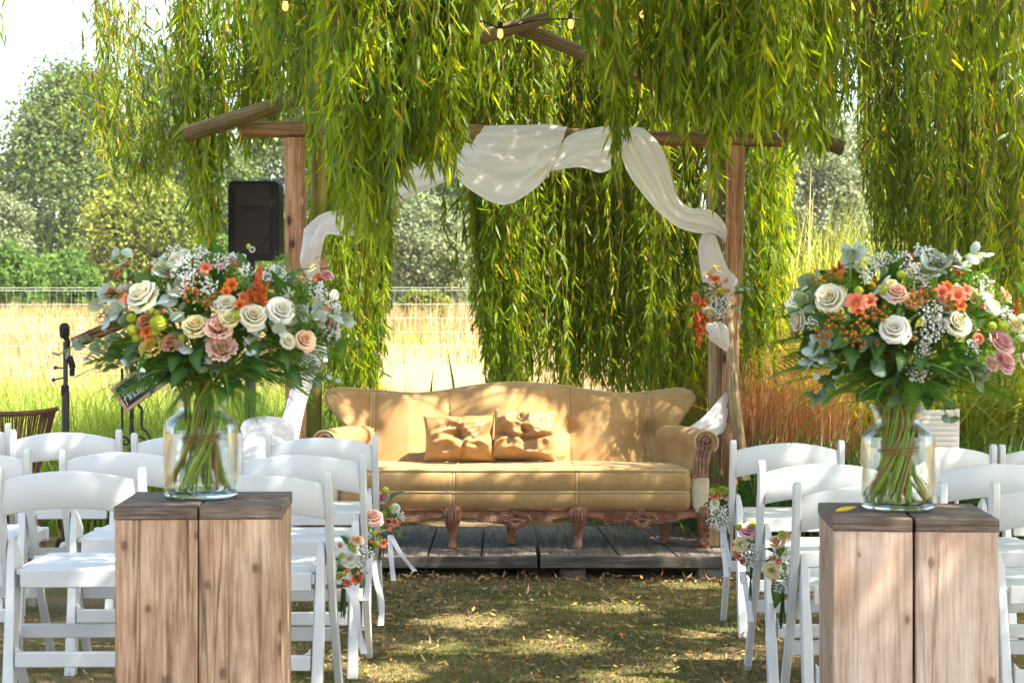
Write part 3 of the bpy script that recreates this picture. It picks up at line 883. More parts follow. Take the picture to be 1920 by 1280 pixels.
# middle curtains round the arch
curtain(120, (330, 600), (10.9, 11.6), [(330, 220), (350, 300), (375, 440), (402, 470), (418, 360), (435, 250), (500, 270), (560, 230), (600, 230)], 26, clump=7, cspread=14)
curtain(50, (470, 600), (9.6, 10.2), [(470, 120), (520, 170), (600, 190)], 40, clump=5, cspread=20)
curtain(110, (600, 880), (11.4, 13), [(600, 330), (720, 330), (740, 280), (880, 300)], 22, clump=7, cspread=22)
for px, pb in ((398, 505), (405, 540), (388, 480), (412, 520), (396, 470)): strand(px, 11.2, pb, dens=44)
flush('middle_leaves')
# back curtain behind the sofa
curtain(230, (604, 716), (11.5, 13.0), [(604, 730), (660, 748), (700, 738), (716, 560)], 26, clump=8, cspread=16, dens=46, leaf=.085)
curtain(260, (900, 1012), (11.6, 12.6), [(900, 640), (925, 715), (985, 725), (1012, 640)], 22, clump=8, cspread=14, dens=46, leaf=.085)
curtain(385, (1024, 1325), (11.6, 13.2), [(1024, 690), (1060, 735), (1110, 690), (1180, 745), (1260, 730), (1325, 740)], 22, clump=8, cspread=18, dens=46, leaf=.083)
curtain(150, (1330, 1470), (11.4, 12.8), [(1330, 700), (1400, 680), (1440, 700), (1470, 480)], 45, clump=7, cspread=16, dens=44)
for px, pb in ((838, 560), (866, 548), (893, 520), (880, 500), (905, 590), (843, 500), (895, 470)): strand(px, 11.8, pb, dens=40, yellow=.04)
curtain(150, (880, 1330), (11.4, 13.0), [(880, 245), (1330, 260)], 40, clump=7, cspread=24, dens=42)
curtain(70, (1330, 1580), (11.6, 13.0), [(1330, 300), (1480, 300), (1520, 180), (1580, 120)], 40, clump=7, cspread=20, dens=42)
flush('back_leaves')
# left loose sprays, thin against the sky
curtain(12, (150, 345), (11.2, 12.6), [(150, 95), (185, 150), (215, 290), (260, 335), (300, 270), (345, 210)], 36, clump=4, cspread=14, dens=40, leaf=.085)
prof_l = [(100, 215), (130, 235), (150, 190), (185, 200), (215, 300), (250, 335), (300, 310), (345, 260), (420, 240), (520, 200), (600, 160)]
for k in range(270):      # bushy side sprays
    px = RNG.uniform(150, 345) if k < 230 else RNG.uniform(345, 600)
    pt = RNG.uniform(-50, max(10, interp(px, prof_l) - 70)) if k % 3 else interp(px, prof_l) - RNG.uniform(50, 110)
    if px < 185 and pt < 110: continue
    strand(px, RNG.uniform(10.9, 11.7), pt + RNG.uniform(45, 120), dens=62, leaf=.078, splay=1.45, lean=RNG.normal(0, .4), pyt=pt, tone=-.2)
curtain(12, (205, 290), (11.2, 12.2), [(205, 270), (240, 320), (290, 300)], 26, clump=5, cspread=14, dens=46, leaf=.085)
for px, pb in ((118, 250), (126, 225), (140, 205), (112, 200)): strand(px, 11.8, pb, dens=46, leaf=.085, pyt=165 + RNG.uniform(0, 25))
for px, pb, pt in ((12, 75, -60), (20, 45, -60), (4, 120, -30), (-4, 240, 60), (30, 60, -60), (150, 20, -60), (18, 105, 20), (2, 110, 40), (-6, 150, 60)): strand(px, 9.0 + RNG.random(), pb, dens=30, leaf=.07, pyt=pt, lean=-.35)
TW.append((np.array([tuple(at(*p, 11.8)) for p in [(235, 20), (205, 42), (182, 56), (150, 85), (127, 105), (113, 130), (118, 165)]]), .006))
TW.append((np.array([tuple(at(*p, 11.8)) for p in [(190, 10), (180, 35), (182, 60), (190, 85)]]), .004))
TW.append((np.array([tuple(at(*p, 11.8)) for p in [(182, 56), (165, 95), (148, 125)]]), .003))
# right-hand curtain with brownish twigs
curtain(300, (1610, 1935), (9.4, 11.1), [(1610, 350), (1640, 450), (1690, 550), (1750, 600), (1830, 680), (1935, 730)], 40, clump=8, cspread=18, dens=40, leaf=.084, yellow=.02, tone=-.16)
curtain(60, (1570, 1700), (9.6, 11.1), [(1570, 120), (1620, 260), (1700, 420)], 45, clump=5, cspread=16, dens=34, leaf=.085)
curtain(50, (1700, 1930), (8.4, 9.4), [(1700, 150), (600, 190), (1930, 200)], 45, clump=5, cspread=18, dens=44)
for k in range(150):
    px = RNG.choice([RNG.normal(1645, 14), RNG.uniform(1660, 1920), RNG.uniform(620, 720), RNG.uniform(1030, 1480)])
    strand(px, RNG.uniform(9.8, 11.5) if px > 1600 else RNG.uniform(11.5, 12.2), interp(px, [(600, 640), (1480, 620), (1500, 300), (1610, 330), (1690, 500), (1935, 650)]) - RNG.uniform(0, 90), dens=9, leaf=.07)
flush('outer_leaves')

# overhead crown: shades the seats; its gaps let the sun through where the photo is lit
LIT = []   # (centre, half-size vector a, half-size vector b) ellipses on the things that catch the sun
def lit(px, py, Y, rx, ry, ang=0):
    c = np.array(at(px, py, Y)); ca, sa = math.cos(math.radians(ang)), math.sin(math.radians(ang))
    LIT.append((c, rx * Y / F, ry * Y / F, ca, sa))
def sofa_y(px, py, Y):
    for _ in range(3): Y = 10.35 + .20 * ((at(px, py, Y).z - ZDK - .46 + ZDK) / .45)
    return Y
ZDK = 0
for a in [(745, 800, 10.4, 42, 60, -30), (680, 775, 10.4, 26, 46, -20), (640, 770, 10.4, 18, 38, 0), (880, 748, 10.5, 16, 50, 35), (962, 752, 10.5, 22, 60, 35), (1035, 745, 10.5, 18, 44, 40), (1190, 825, 10.4, 46, 36, -20), (1110, 800, 10.4, 16, 60, 35),
          (1240, 762, 10.4, 30, 24, 10), (780, 770, 10.4, 26, 40, 0), (1150, 835, 10.4, 60, 22, 0), (820, 745, 10.4, 14, 36, 35), (1060, 830, 10.4, 14, 40, 0), (990, 838, 10.2, 60, 34, 0), (835, 798, 10.25, 26, 14, 0), (1285, 822, 10.1, 14, 12, 0), (600, 818, 9.95, 26, 16, 0), (500, 812, 9.95, 45, 34, 0), (560, 720, 10.3, 30, 60, 20), (700, 800, 10.3, 16, 30, 0)]:
    lit(a[0], a[1], sofa_y(a[0], a[1], a[2]) if a[2] >= 10.35 and 610 < a[0] < 1290 else a[2], *a[3:])
SEAT_LIT = [(-.88, .42, .5)]
GROUND_LIT = []
for (px, py, rx, ry) in [(745, 1098, 60, 9), (860, 1165, 80, 11), (1120, 1140, 70, 8), (1280, 1092, 60, 6), (1020, 1210, 90, 12), (1330, 1240, 95, 20), (790, 1215, 50, 10), (700, 1260, 70, 14), (1150, 1262, 80, 12),
                         (100, 1130, 50, 12), (600, 1240, 40, 10), (1300, 1180, 36, 8)]:
    Yg = H * F / (py - HY)
    GROUND_LIT.append((np.array(at(px, py, Yg)), rx * Yg / F, ry * Yg * Yg / (F * H)))
DECK_LIT = [(-1.0, 9.67, 1.0, .05), (.75, 9.70, .30, .04), (.1, 9.69, .14, .04), (-.2, 10.55, .5, .2), (.75, 10.5, .45, .2), (1.05, 9.95, .12, .06)]
n = 80000
g = np.stack([RNG.uniform(-3.4, 3.3, n), RNG.uniform(3.2, 11.9, n)], 1)
g[(g[:, 0] > 1.0) & (g[:, 1] > 11.3), 1] -= 5
g[:1600] = np.stack([RNG.uniform(-3.1, -2.3, 1600), RNG.uniform(12.0, 12.9, 1600)], 1)  # patch of unseen leaves added to shade the loudspeaker
zc = RNG.uniform(3.7, 5.7, n)
s = np.array(S)
zc[-600:] = RNG.uniform(3.7, 5.2, 600)
P = np.stack([g[:, 0] + s[0] / s[2] * zc, g[:, 1] + s[1] / s[2] * zc, zc], 1)
tg = np.stack([RNG.uniform(-1.2, 1.25, 600), np.full(600, 10.35), RNG.uniform(1.3, 2.35, 600)], 1)      # extra unseen leaves, added to keep direct sun off the drape
P[-600:] = tg + s * ((zc[-600:] - tg[:, 2]) / s[2])[:, None]
keep = patch_noise(g[:, 0], g[:, 1], 2.6, 21) + .5 * patch_noise(g[:, 0], g[:, 1], 7, 22) > -1.02
keep[-600:] = True
mg = .05
for c, rx, ry, ca, sa in LIT:      # project on the vertical plane through the spot
    k = (P[:, 1] - c[1]) / s[1]; q = P - k[:, None] * s
    dx, dz = q[:, 0] - c[0], q[:, 2] - c[2]
    u, w = (dx * ca + dz * sa) / (rx + mg), (-dx * sa + dz * ca) / (ry + mg)
    keep &= ~((u * u + w * w < 2.1) & (k > 0))
for z0, lst in ((0.0, [(c[0], c[1], rx, ry) for c, rx, ry in GROUND_LIT]), (.1, DECK_LIT), (.5, [(-.25, 10.22, .85, .24), (-.1, 10.06, .8, .10), (.55, 10.25, .25, .12)])):
    k = (P[:, 2] - z0) / s[2]; q = P - k[:, None] * s
    for x0, y0, rx, ry in lst:
        keep &= ((q[:, 0] - x0) / (rx + mg)) ** 2 + ((q[:, 1] - y0) / (ry + mg)) ** 2 > 1
for Yc_, x0, x1, zlo, zhi, pr in ((8.05, -.85, -.15, 1.6, 3.3, 1.1), (8.05, .25, 1.25, 1.8, 3.3, 1.1), (10.0, 1.6, 2.7, 1.2, 3.2, .5)):   # thinner where the light falls on the hanging curtains
    k = (P[:, 1] - Yc_) / s[1]; q = P - k[:, None] * s
    keep &= ~((k > 0) & (q[:, 0] > x0) & (q[:, 0] < x1) & (q[:, 2] > zlo) & (q[:, 2] < zhi) & (RNG.random(n) < pr * .8))
P = P[keep]; n = len(P)
az = RNG.uniform(0, 2 * PI, n)
D = np.stack([np.cos(az) * .5, np.sin(az) * .5, -np.ones(n) * RNG.uniform(.2, 1, n)], 1)
o = card_object('crown', P, D, norm(RNG.normal(size=(n, 3)) + np.array(S) * .9), RNG.uniform(.12, .2, n), RNG.uniform(.036, .058, n), np.clip(RNG.normal(.42, .18, n), 0, .9), M['willow'])
stuff(adopt(o, willow))
# ------------------------------------------------------------------ folding chairs
W = M['white_resin']
def make_chair():
    t = thing('folding_chair', 'x', 'chair', (0, 0, 0))
    def loc(mb, name, bevel=.004, **kw): return mb.build(name, W, t, bevel=bevel, local=True, **kw)
    for s in (-1, 1):
        mb = MB()     # long post: back top to front foot, rounded top
        x0, x1 = s * .2275, s * .2035
        prof = [(-.205, .70), (-.212, .765), (-.205, .781), (-.185, .785), (-.170, .775), (-.160, .70), (-.118, .56), (-.01, .32), (.215, .0), (.170, .0), (-.055, .32), (-.165, .56)]
        prof = prof[::-1]
        mb.prism(prof, 'x', min(x0, x1), max(x0, x1)); loc(mb, 'leg', .005)
        mb = MB()     # short rear leg, rounded at the top
        x0, x1 = s * .200, s * .162
        prof = [(-.150, .0), (-.262, .0), (-.262, .01), (-.192, .52), (-.176, .553), (-.155, .565), (-.135, .555), (-.128, .52)]
        prof = [(-.245, 0), (-.205, 0), (-.100, .50), (-.104, .545), (-.122, .564), (-.142, .560), (-.155, .535)]
        b = len(mb.V)
        mb.prism(prof, 'x', min(x0, x1), max(x0, x1))
        for i, v in enumerate(mb.V):   # the inner edge slopes in towards the top
            if v[2] > .5 and abs(v[0]) < .18:
                mb.V[i] = (s * (.162 + .022 * min(1, (v[2] - .5) / .06)), v[1], v[2])
        loc(mb, 'leg', .005)
    mb = MB()         # curved back panel
    nu = 21
    F1, F0 = [], []
    rows = []
    for i in range(nu):
        u = i / (nu - 1) * 2 - 1
        x = u * .204
        top = .742 + .032 * (1 - u * u); bot = .636 + .026 * (1 - u * u)
        yc = -.186 - .030 * (1 - u * u)
        th = .011
        rows.append([(x, yc - th * .6, bot), (x, yc - th, bot + .006), (x, yc - th, top - .008), (x, yc - th * .5, top - .001), (x, yc + th * .5, top), (x, yc + th, top - .008), (x, yc + th, bot + .006), (x, yc + th * .5, bot)])
    b = mb.grid(rows, close_v=True)
    mb.f(*[b + k for k in range(8)]); mb.f(*[b + (nu - 1) * 8 + k for k in range(8)][::-1])
    loc(mb, 'backrest', 0)
    mb = MB()         # seat frame and padded seat
    mb.box((0, -.146, .442), (.322, .028, .056)); mb.box((0, .215, .442), (.398, .028, .05))
    for s in (-1, 1): mb.box((s * .176, .045, .442), (.022, .31, .046))
    loc(mb, 'seat_frame', .005)
    mb = MB()
    rows = []
    for i in range(13):
        u = i / 12 * 2 - 1; row = []
        for j in range(13):
            v = j / 12 * 2 - 1
            e = (1 - u ** 6) * (1 - v ** 6)
            row.append((u * .172, .035 + v * .185, .468 + .016 * e ** .35 - .005 * (1 - u * u) * (1 - v * v)))
        rows.append(row)
    mb.grid(rows)
    mb.box((0, .035, .461), (.344, .370, .014))
    loc(mb, 'seat', 0)
    mb = MB(); mb.box((0, -.205, .205), (.326, .022, .046)); 
    for s in (-1, 1):
        mb.prism([(s * .163, .228), (s * .163, .25), (s * .154, .236), (s * .140, .228)], 'y', -.213, -.197)
    loc(mb, 'crossbar', .004)
    for s in (-1, 1):
        for yy, zz in ((-.118, .54), (.03, .445)):
            mb = MB(); mb.lathe([(.007, -.002), (.007, .002), (.004, .003)], 10)
            mb.V = [(s * (.2292 + v[2]) if yy < 0 else s * (.2255 + v[2]), yy + v[0], zz + v[1]) for v in mb.V]; mb.build('bolt', M['steel'], t, local=True)
    mb = MB(); mb.box((0, .060, .250), (.408, .022, .044)); loc(mb, 'crossbar', .004)
    return t

chair0 = make_chair()
CH = [  # px centre, depth of the back, label
 (130, 6.03, 'white folding chair nearest the left edge, its seat in view beside the left wooden plinth'),
 (484, 6.03, 'white folding chair right behind the left plinth with the white rose posy on its leg'),
 (-66, 6.93, 'white folding chair cut by the left edge, its backrest end showing behind the nearest seat'),
 (236, 6.93, 'white folding chair second in depth whose backrest runs behind the left glass vase'),
 (563, 6.93, 'white folding chair second along the left of the aisle with the pale pink rose posy'),
 (121, 8.15, 'white folding chair in front of the microphone stand, in the far left row'),
 (352, 8.15, 'white folding chair in front of the wrought-iron stand, mostly hidden by the left vase'),
 (603, 8.05, 'white folding chair at the aisle end of the far left row, nearest the sofa'),
 (-92, 8.3, 'white folding chair in the far left row, only a sliver of it showing'),
 (1632, 5.92, 'white folding chair right behind the right plinth with the cream flower posy on its post'),
 (1998, 5.92, 'white folding chair at the bottom right corner beside the right plinth, cut by the edge'),
 (1545, 6.80, 'white folding chair second along the right of the aisle with the pink and white posy'),
 (1875, 6.80, 'white folding chair in the second right row, cut by the right edge'),
 (1476, 7.95, 'white folding chair at the aisle end of the far right row, beside the sofa arm'),
 (1760, 7.95, 'white folding chair in front of the white ribbed garden chair'),
 (1982, 7.95, 'white folding chair in the far right row, its left post just inside the right edge'),
]
CHAIRS = []
for i, (px, Yd, lab) in enumerate(CH):
    c = chair0 if i == 0 else copy_tree(chair0)
    x = (px - CX) * Yd / F; y = Yd + .19
    c.location = (x, y, gzf(x, y)); c.rotation_euler = (0, 0, [.02, -.015, .01, -.02, .012, .03, -.02, .005, .10, -.01, .02, .012, -.015, .0, .02, -.02][i])
    c['label'] = lab; c['category'] = 'chair'; c['group'] = 'white folding chairs in rows either side of the aisle'
    CHAIRS.append(c)

# ------------------------------------------------------------------ timber plinths
KN = (.15, .085, .05)
M['plank_warm'] = wood('warm_scaffold_plank', [(.28, (.20, .11, .06)), (.45, (.38, .24, .15)), (.62, (.52, .36, .25)), (.8, (.60, .46, .35))], 'z', 7, .05, .7, knots=(7.5, .05, KN), cracks=.8, bump=.25)
M['plank_pale'] = wood('pale_scaffold_plank', [(.28, (.34, .22, .15)), (.45, (.52, .37, .28)), (.65, (.63, .48, .38)), (.85, (.68, .55, .46))], 'z', 7, .045, .7, knots=(7.0, .05, (.20, .125, .085)), cracks=.35, bump=.2)
M['plank_grey'] = wood('grey_weathered_plank', [(.28, (.075, .055, .045)), (.5, (.17, .13, .105)), (.75, (.30, .25, .21))], 'x', 9, .07, .8, cracks=.5, bump=.4)
def plinth(label, pxl, pxr, Yf_, ptop, rz, seam, mats, gap):
    w = (pxr - pxl) * Yf_ / F; d = .40
    xc = ((pxl + pxr) / 2 - CX) * Yf_ / F; yc = Yf_ + d / 2
    zt = H - (ptop - HY) * Yf_ / F; g = gzf(xc, yc)
    t = thing('plinth', label, 'plinth', (xc, yc, g), rz, 'timber plinths at the head of the aisle')
    h = zt - g; sl = (seam - (pxl + pxr) / 2) * Yf_ / F
    ts = .032; hb = h - ts - .001
    def board(x0, x1, y0, y1, z0, z1, m, nm='plank', lab=None):
        mb = MB(); mb.box(((x0 + x1) / 2, (y0 + y1) / 2, (z0 + z1) / 2), (x1 - x0, y1 - y0, z1 - z0))
        o = mb.build(nm, M[m], t, bevel=.0035, local=True)
        if lab: o['label'] = lab
        return o
    e = w / 2
    for y0, y1 in ((-d / 2, -d / 2 + .03), (d / 2 - .03, d / 2)):
        board(-e, sl - gap / 2, y0, y1, 0, hb, mats[0]); board(sl + gap / 2, e, y0, y1, 0, hb, mats[0])
    for x0, x1 in ((-e, -e + .03), (e - .03, e)):
        board(x0, x1, -d / 2 + .031, -.003, 0, hb, mats[1]); board(x0, x1, .003, d / 2 - .031, 0, hb, mats[1])
    board(-e - .003, sl - gap / 2 - .001, -d / 2 - .003, d / 2 + .003, hb + .001, h, 'plank_grey', 'top_board', 'dark weathered top board')
    board(sl + gap / 2 + .001, e + .003, -d / 2 - .002, d / 2 + .003, hb + .001, h - .001, 'plank_grey', 'top_board', 'dark weathered top board')
    return t, zt
PL, PLz = plinth('warm brown timber plinth on the left with a dark weathered top, under the left bouquet', 209, 519, 4.83, 948, .05, 364, ('plank_warm', 'plank_warm'), .003)
PR, PRz = plinth('pale knotty timber plinth on the right with a wide dark seam, under the right bouquet', 1574, 1880, 4.86, 971, -.065, 1724, ('plank_pale', 'plank_warm'), .007)

# ------------------------------------------------------------------ deck under the sofa
M['deck'] = wood('dark_deck_board', [(.28, (.04, .034, .029)), (.5, (.115, .098, .082)), (.75, (.25, .21, .17))], 'y', 8, .06, .75, cracks=.6, bump=.5)
M['deck_edge'] = wood('deck_edge_board', [(.28, (.035, .03, .028)), (.5, (.075, .066, .06)), (.75, (.14, .125, .11))], 'x', 8, .06, .7, cracks=.4)
M['concrete'] = plain('concrete', (.22, .20, .17), .9, .2, .2, 40, .4)
ZD = .105
def deck(label, x0, x1, seams, fan=0.0):
    t = thing('deck_panel', label, 'deck', ((x0 + x1) / 2, 10.3, 0), 0, 'low deck panels under the sofa')
    ed = [x0] + list(seams) + [x1]
    for a, b in zip(ed[:-1], ed[1:]):
        mb = MB()
        wf = .004
        ya, yb = 9.62, 11.0
        sh = lambda x: fan * (x)
        pts = [(a + wf, ya), (b - wf, ya), (b - wf + sh(b), yb), (a + wf + sh(a), yb)]
        mb.prism(pts, 'z', ZD - .03, ZD + random.uniform(-.0015, .0015))
        mb.build('plank', M['deck'], t, bevel=.003)
    mb = MB(); mb.box(((x0 + x1) / 2, 9.602, ZD - .026), (x1 - x0, .03, .054)); mb.build('edge_board', M['deck_edge'], t, bevel=.003)
    mb = MB(); mb.box(((x0 + x1) / 2, 10.98, ZD - .066), (x1 - x0 - .1, .05, .06)); mb.build('bearer', M['deck_edge'], t)
    return t
deck('left wooden deck panel under the sofa, its boards streaked with sun', -1.35, .122, [-1.12, -.90, -.66, -.41, -.15])
deck('right wooden deck panel under the sofa, ending at the right-hand chairs', .136, 1.32, [.52, .80, 1.10], -.10)
mb = MB(); c = at(1074, 1066, 9.72); mb.lathe([(.062, 0), (.066, .01), (.064, .05), (.058, .054)], 20, (c.x, 9.74, gzf(c.x, 9.7) - .01))
tag(mb.build('support_block', M['concrete'], bevel=0), 'round concrete support under the front edge of the deck, in the middle of the aisle', 'block')
mb = MB(); mb.box((1.05, 9.72, .012), (.30, .16, .068)); tag(mb.build('support_block', M['concrete'], bevel=.006), 'long concrete block under the right end of the deck, beside the chairs', 'block')
mb = MB(); c = at(1343, 1000, 10.0); mb.box((c.x + .01, 10.05, .20), (.11, .12, .19)); tag(mb.build('timber_block', M['wood_pole'], bevel=.01), 'short pale timber block on the deck behind the right front sofa leg', 'block')

# ------------------------------------------------------------------ sofa
def velvet():
    t = NT('ochre_velvet')
    co = t.coord()
    n = t.noise(co, 7, 4, .6); w = t.noise(t.coord('Object', (1, 1, .12)), 190, 2); w2 = t.noise(co, 420, 2)
    col = t.ramp(t.math('ADD', t.math('MULTIPLY', n, .6), t.math('MULTIPLY', w, .4)), [(.3, (.265, .152, .056)), (.55, (.37, .228, .094)), (.75, (.455, .305, .15))])
    return t.done(t.principled(col, .8, .2, t.bump(w2, .25, .002), **{'Sheen Weight': .35, 'Sheen Roughness': .4, 'Sheen Tint': (1, .85, .6, 1)}))
M['velvet'] = velvet()
M['velvet_pale'] = plain('pale_worn_velvet', (.46, .38, .26), .85, .2, .12, 30, .2)
M['cord'] = plain('piping_cord', (.44, .33, .17), .8, .2, .1, 80)
def carved():
    t = NT('carved_walnut')
    co = t.coord()
    n = t.noise(co, 26, 4, .6)
    col = t.ramp(n, [(.3, (.085, .03, .014)), (.52, (.19, .078, .038)), (.72, (.33, .16, .085))])
    return t.done(t.principled(col, .42, .5, t.bump(t.noise(co, 60, 3), .5, .006)))
M['carved'] = carved()
M['rail_wood'] = wood('rail_wood', [(.3, (.15, .05, .02)), (.55, (.27, .11, .05)), (.75, (.36, .17, .085))], 'x', 10, .08, .4, bump=.1)
SX, SY, SZ = at(966, 590, 9.93).x, 9.93, ZD
sofa = thing('sofa', 'antique ochre velvet sofa with a wavy button back and carved wooden legs, on the deck', 'sofa', (SX, 10.2, ZD))
def Q(x, y, z): return (SX + x, y, z)
ztop_pts = [(-.97, .80), (-.945, .862), (-.88, .880), (-.75, .868), (-.56, .853), (-.40, .862), (-.2, .895), (0, .908), (.2, .897), (.4, .868), (.58, .850), (.75, .862), (.86, .878), (.935, .86), (.97, .80)]
wp = [(.46, .77), (.55, .79), (.63, .825), (.70, .88), (.76, .925), (.80, .945), (.86, .955)]
SEAMS = [-.354, .284]; PLEATS = [-.768, -.74, .688, .716]
BUTTONS = [(-.754, .662), (.284, .657), (.688, .657), (.716, .657), (-.354, .66)]
def ztop(x): return float(interp(x, [(a, b) for a, b in ztop_pts]))
ztop_s = catmull([(a, b) for a, b in ztop_pts], 200)
ztop_x, ztop_z = [p[0] for p in ztop_s], [p[1] for p in ztop_s]
def ztop(x): return float(np.interp(x, ztop_x, ztop_z))
def back_front(x, z):
    tz = (z - .46) / .45
    y = 10.40 + .20 * tz
    d = min(abs(x - s) for s in SEAMS + [-.754, .702])
    y -= .10 * (1 - math.exp(-(d / .15) ** 1.25)) * min(1, (ztop(x) - z) / .05 + .25) ** .5
    for s in SEAMS + PLEATS: y += .012 * math.exp(-((x - s) / .007) ** 2)
    for bx, bz in BUTTONS: y += .042 * math.exp(-((x - bx) ** 2 + (z - bz) ** 2) / .055 ** 2)
    y -= .16 * max(0, abs(x) - .72) ** 1.2      # the wings come forward
    e = ztop(x) - z
    if e < .03: y += .03 * (1 - math.sqrt(max(0, 1 - ((.03 - e) / .03) ** 2)))
    return y
nu, nv = 181, 44
front, rear = [], []
edge = []
for i in range(nu):
    u = i / (nu - 1) * 2 - 1
    fr, rr = [], []
    for j in range(nv):
        v = j / (nv - 1)
        # the side outline narrows downwards; move each column with it
        x = u * .955
        zt_ = ztop(x)
        z = .46 + (zt_ - .46) * v
        hw = float(interp(z, wp))
        lim = min(1, hw / .955)
        xx = u * .955 * (lim if abs(u) < 2 else 1)
        zt2 = ztop(xx) if v > .9 else zt_
        z = .46 + (ztop(xx) - .46) * v
        y = back_front(xx, z)
        if xx < -.72: xx -= .06 * (-.72 - xx) / .235
        ed = 1 - abs(u)
        if ed < .035: y += .035 * (1 - math.sqrt(max(0, 1 - ((.035 - ed) / .035) ** 2)))
        fr.append(Q(xx, y, z)); rr.append(Q(xx, max(y + .05, 10.54 + .16 * (z - .46) / .45 - .12 * max(0, abs(xx) - .72)), z - .004 * v))
    front.append(fr); rear.append(rr)
    edge.append(front[-1][-1])
mb = MB()
rows = [f + r[::-1] for f, r in zip(front, rear)]
b = mb.grid(rows, close_v=True)
k = len(rows[0])
mb.f(*[b + q for q in range(k)]); mb.f(*[b + (nu - 1) * k + q for q in range(k)][::-1])
back = mb.build('backrest', M['velvet'], sofa, smooth_deg=75)
mb = MB()   # piping round the outline
path = [Vector(p) for p in front[0]] + [Vector(f[-1]) for f in front] + [Vector(p) for p in front[-1][::-1]]
path = [p + Vector((0, -.004, .002)) for p in path[::3]]
mb.tube(path, .0055, 6)
mb.build('piping', M['cord'], back)
for s in SEAMS + PLEATS:
    mb = MB(); pts = []
    for j in range(20):
        z = .49 + (ztop(s) - .012 - .49) * j / 19
        xx = s + (.012 * math.sin((z - .657) * 9) if s in PLEATS else 0) * (1 if s in (PLEATS[0], PLEATS[2]) else -1) * .6
        pts.append(Q(xx, back_front(s, z) - .001, z))
    mb.tube(pts, .0045, 6); mb.build('seam', M['cord'], back)
for bx, bz in BUTTONS:
    mb = MB(); mb.ico(Q(bx, back_front(bx, bz) - .004, bz), .0125, 1, sc=(1, .7, 1)); mb.build('button', M['velvet'], back)
# seat
prof = [(9.985, .285), (9.952, .305), (9.936, .34), (9.934, .375), (9.942, .386), (9.932, .398), (9.918, .43), (9.922, .465), (9.938, .490), (9.965, .503), (10.05, .511), (10.2, .515), (10.35, .508), (10.50, .49), (10.50, .285)]
mb = MB(); rows = []
nu = 151
for i in range(nu):
    u = i / (nu - 1) * 2 - 1
    x = u * .885
    row = []
    for (y, z) in prof:
        xx = x * (1 if y < 10 else 1 - .14 * min(1, (y - 10) / .4))
        ed = max(0, abs(u) - .965) / .035
        fy = .045 * ed * ed if y < 10.0 else 0
        bow = -.012 * math.cos(u * PI * 1.5) if y < 10 else 0
        gr = sum(math.exp(-((x - s) / .006) ** 2) for s in (-.307, .309)) * (.010 if y < 9.97 else .003)
        row.append(Q(xx, y + fy + gr + bow * .6, z - (.006 * ed * ed if z > .45 else 0) - (.004 * gr * 60 if y > 9.97 else 0) + .004 * math.sin(x * 5) * (z > .49)))
    rows.append(row)
b = mb.grid(rows, close_v=True); k = len(prof)
mb.f(*[b + q for q in range(k)]); mb.f(*[b + (nu - 1) * k + q for q in range(k)][::-1])
seat = mb.build('seat', M['velvet'], sofa, smooth_deg=60)
mb = MB()
mb.tube([Vector(rows[i][8]) + Vector((0, -.003, .003)) for i in range(0, nu, 3)], .0055, 6)
mb.build('piping', M['cord'], seat)
mb = MB(); mb.tube([Vector(rows[i][4]) + Vector((0, -.006, 0)) for i in range(0, nu, 3)], .0055, 6); mb.build('piping', M['cord'], seat)
for s in (-.307, .309):
    i = int((s / .885 + 1) / 2 * (nu - 1) + .5)
    mb = MB(); mb.tube([Vector(p) + Vector((0, -.004, 0)) for p in rows[i][1:10]] + [Vector(rows[i][k2]) + Vector((0, 0, .002)) for k2 in (10, 11)], .005, 6); mb.build('seam', M['cord'], seat)
# carved rail: scalloped outline with lattice, shells and a studded top edge
LEGX = [-.945, -.314, .314, .945]
def rail_bottom(x):
    for a, c in zip(LEGX[:-1], LEGX[1:]):
        if a <= x <= c:
            u = (x - a) / (c - a); u = min(u, 1 - u) * 2
            return .247 - .026 * math.sin(min(1, u / .75) * PI * .5) ** 2 * (1 if u > .25 else u / .25) + .012 * math.sin(u * PI * 1.1 + .3) - .018 * smooth(.8, 1, u)
    return .25
mb = MB(); rows = []
for i in range(160):
    x = -.93 + 1.86 * i / 159
    rb = float(rail_bottom(x)); y = 9.955
    rows.append([Q(x, y + .03, rb), Q(x, y, rb), Q(x, y - .004, rb + .006), Q(x, y, rb + .012), Q(x, y, .286), Q(x, y - .006, .290), Q(x, y - .006, .297), Q(x, y + .03, .297)])
b = mb.grid(rows, close_v=True)
mb.f(*[b + q for q in range(8)]); mb.f(*[b + 159 * 8 + q for q in range(8)][::-1])
rail = mb.build('rail', M['rail_wood'], sofa)
mb = MB()
for i in range(150):
    x = -.90 + 1.80 * i / 149
    if min(abs(x - l) for l in LEGX) > .045: mb.ico(Q(x, 9.944, .298), .0052, 0)
stuff(mb.build('stud_row', M['carved'], rail))
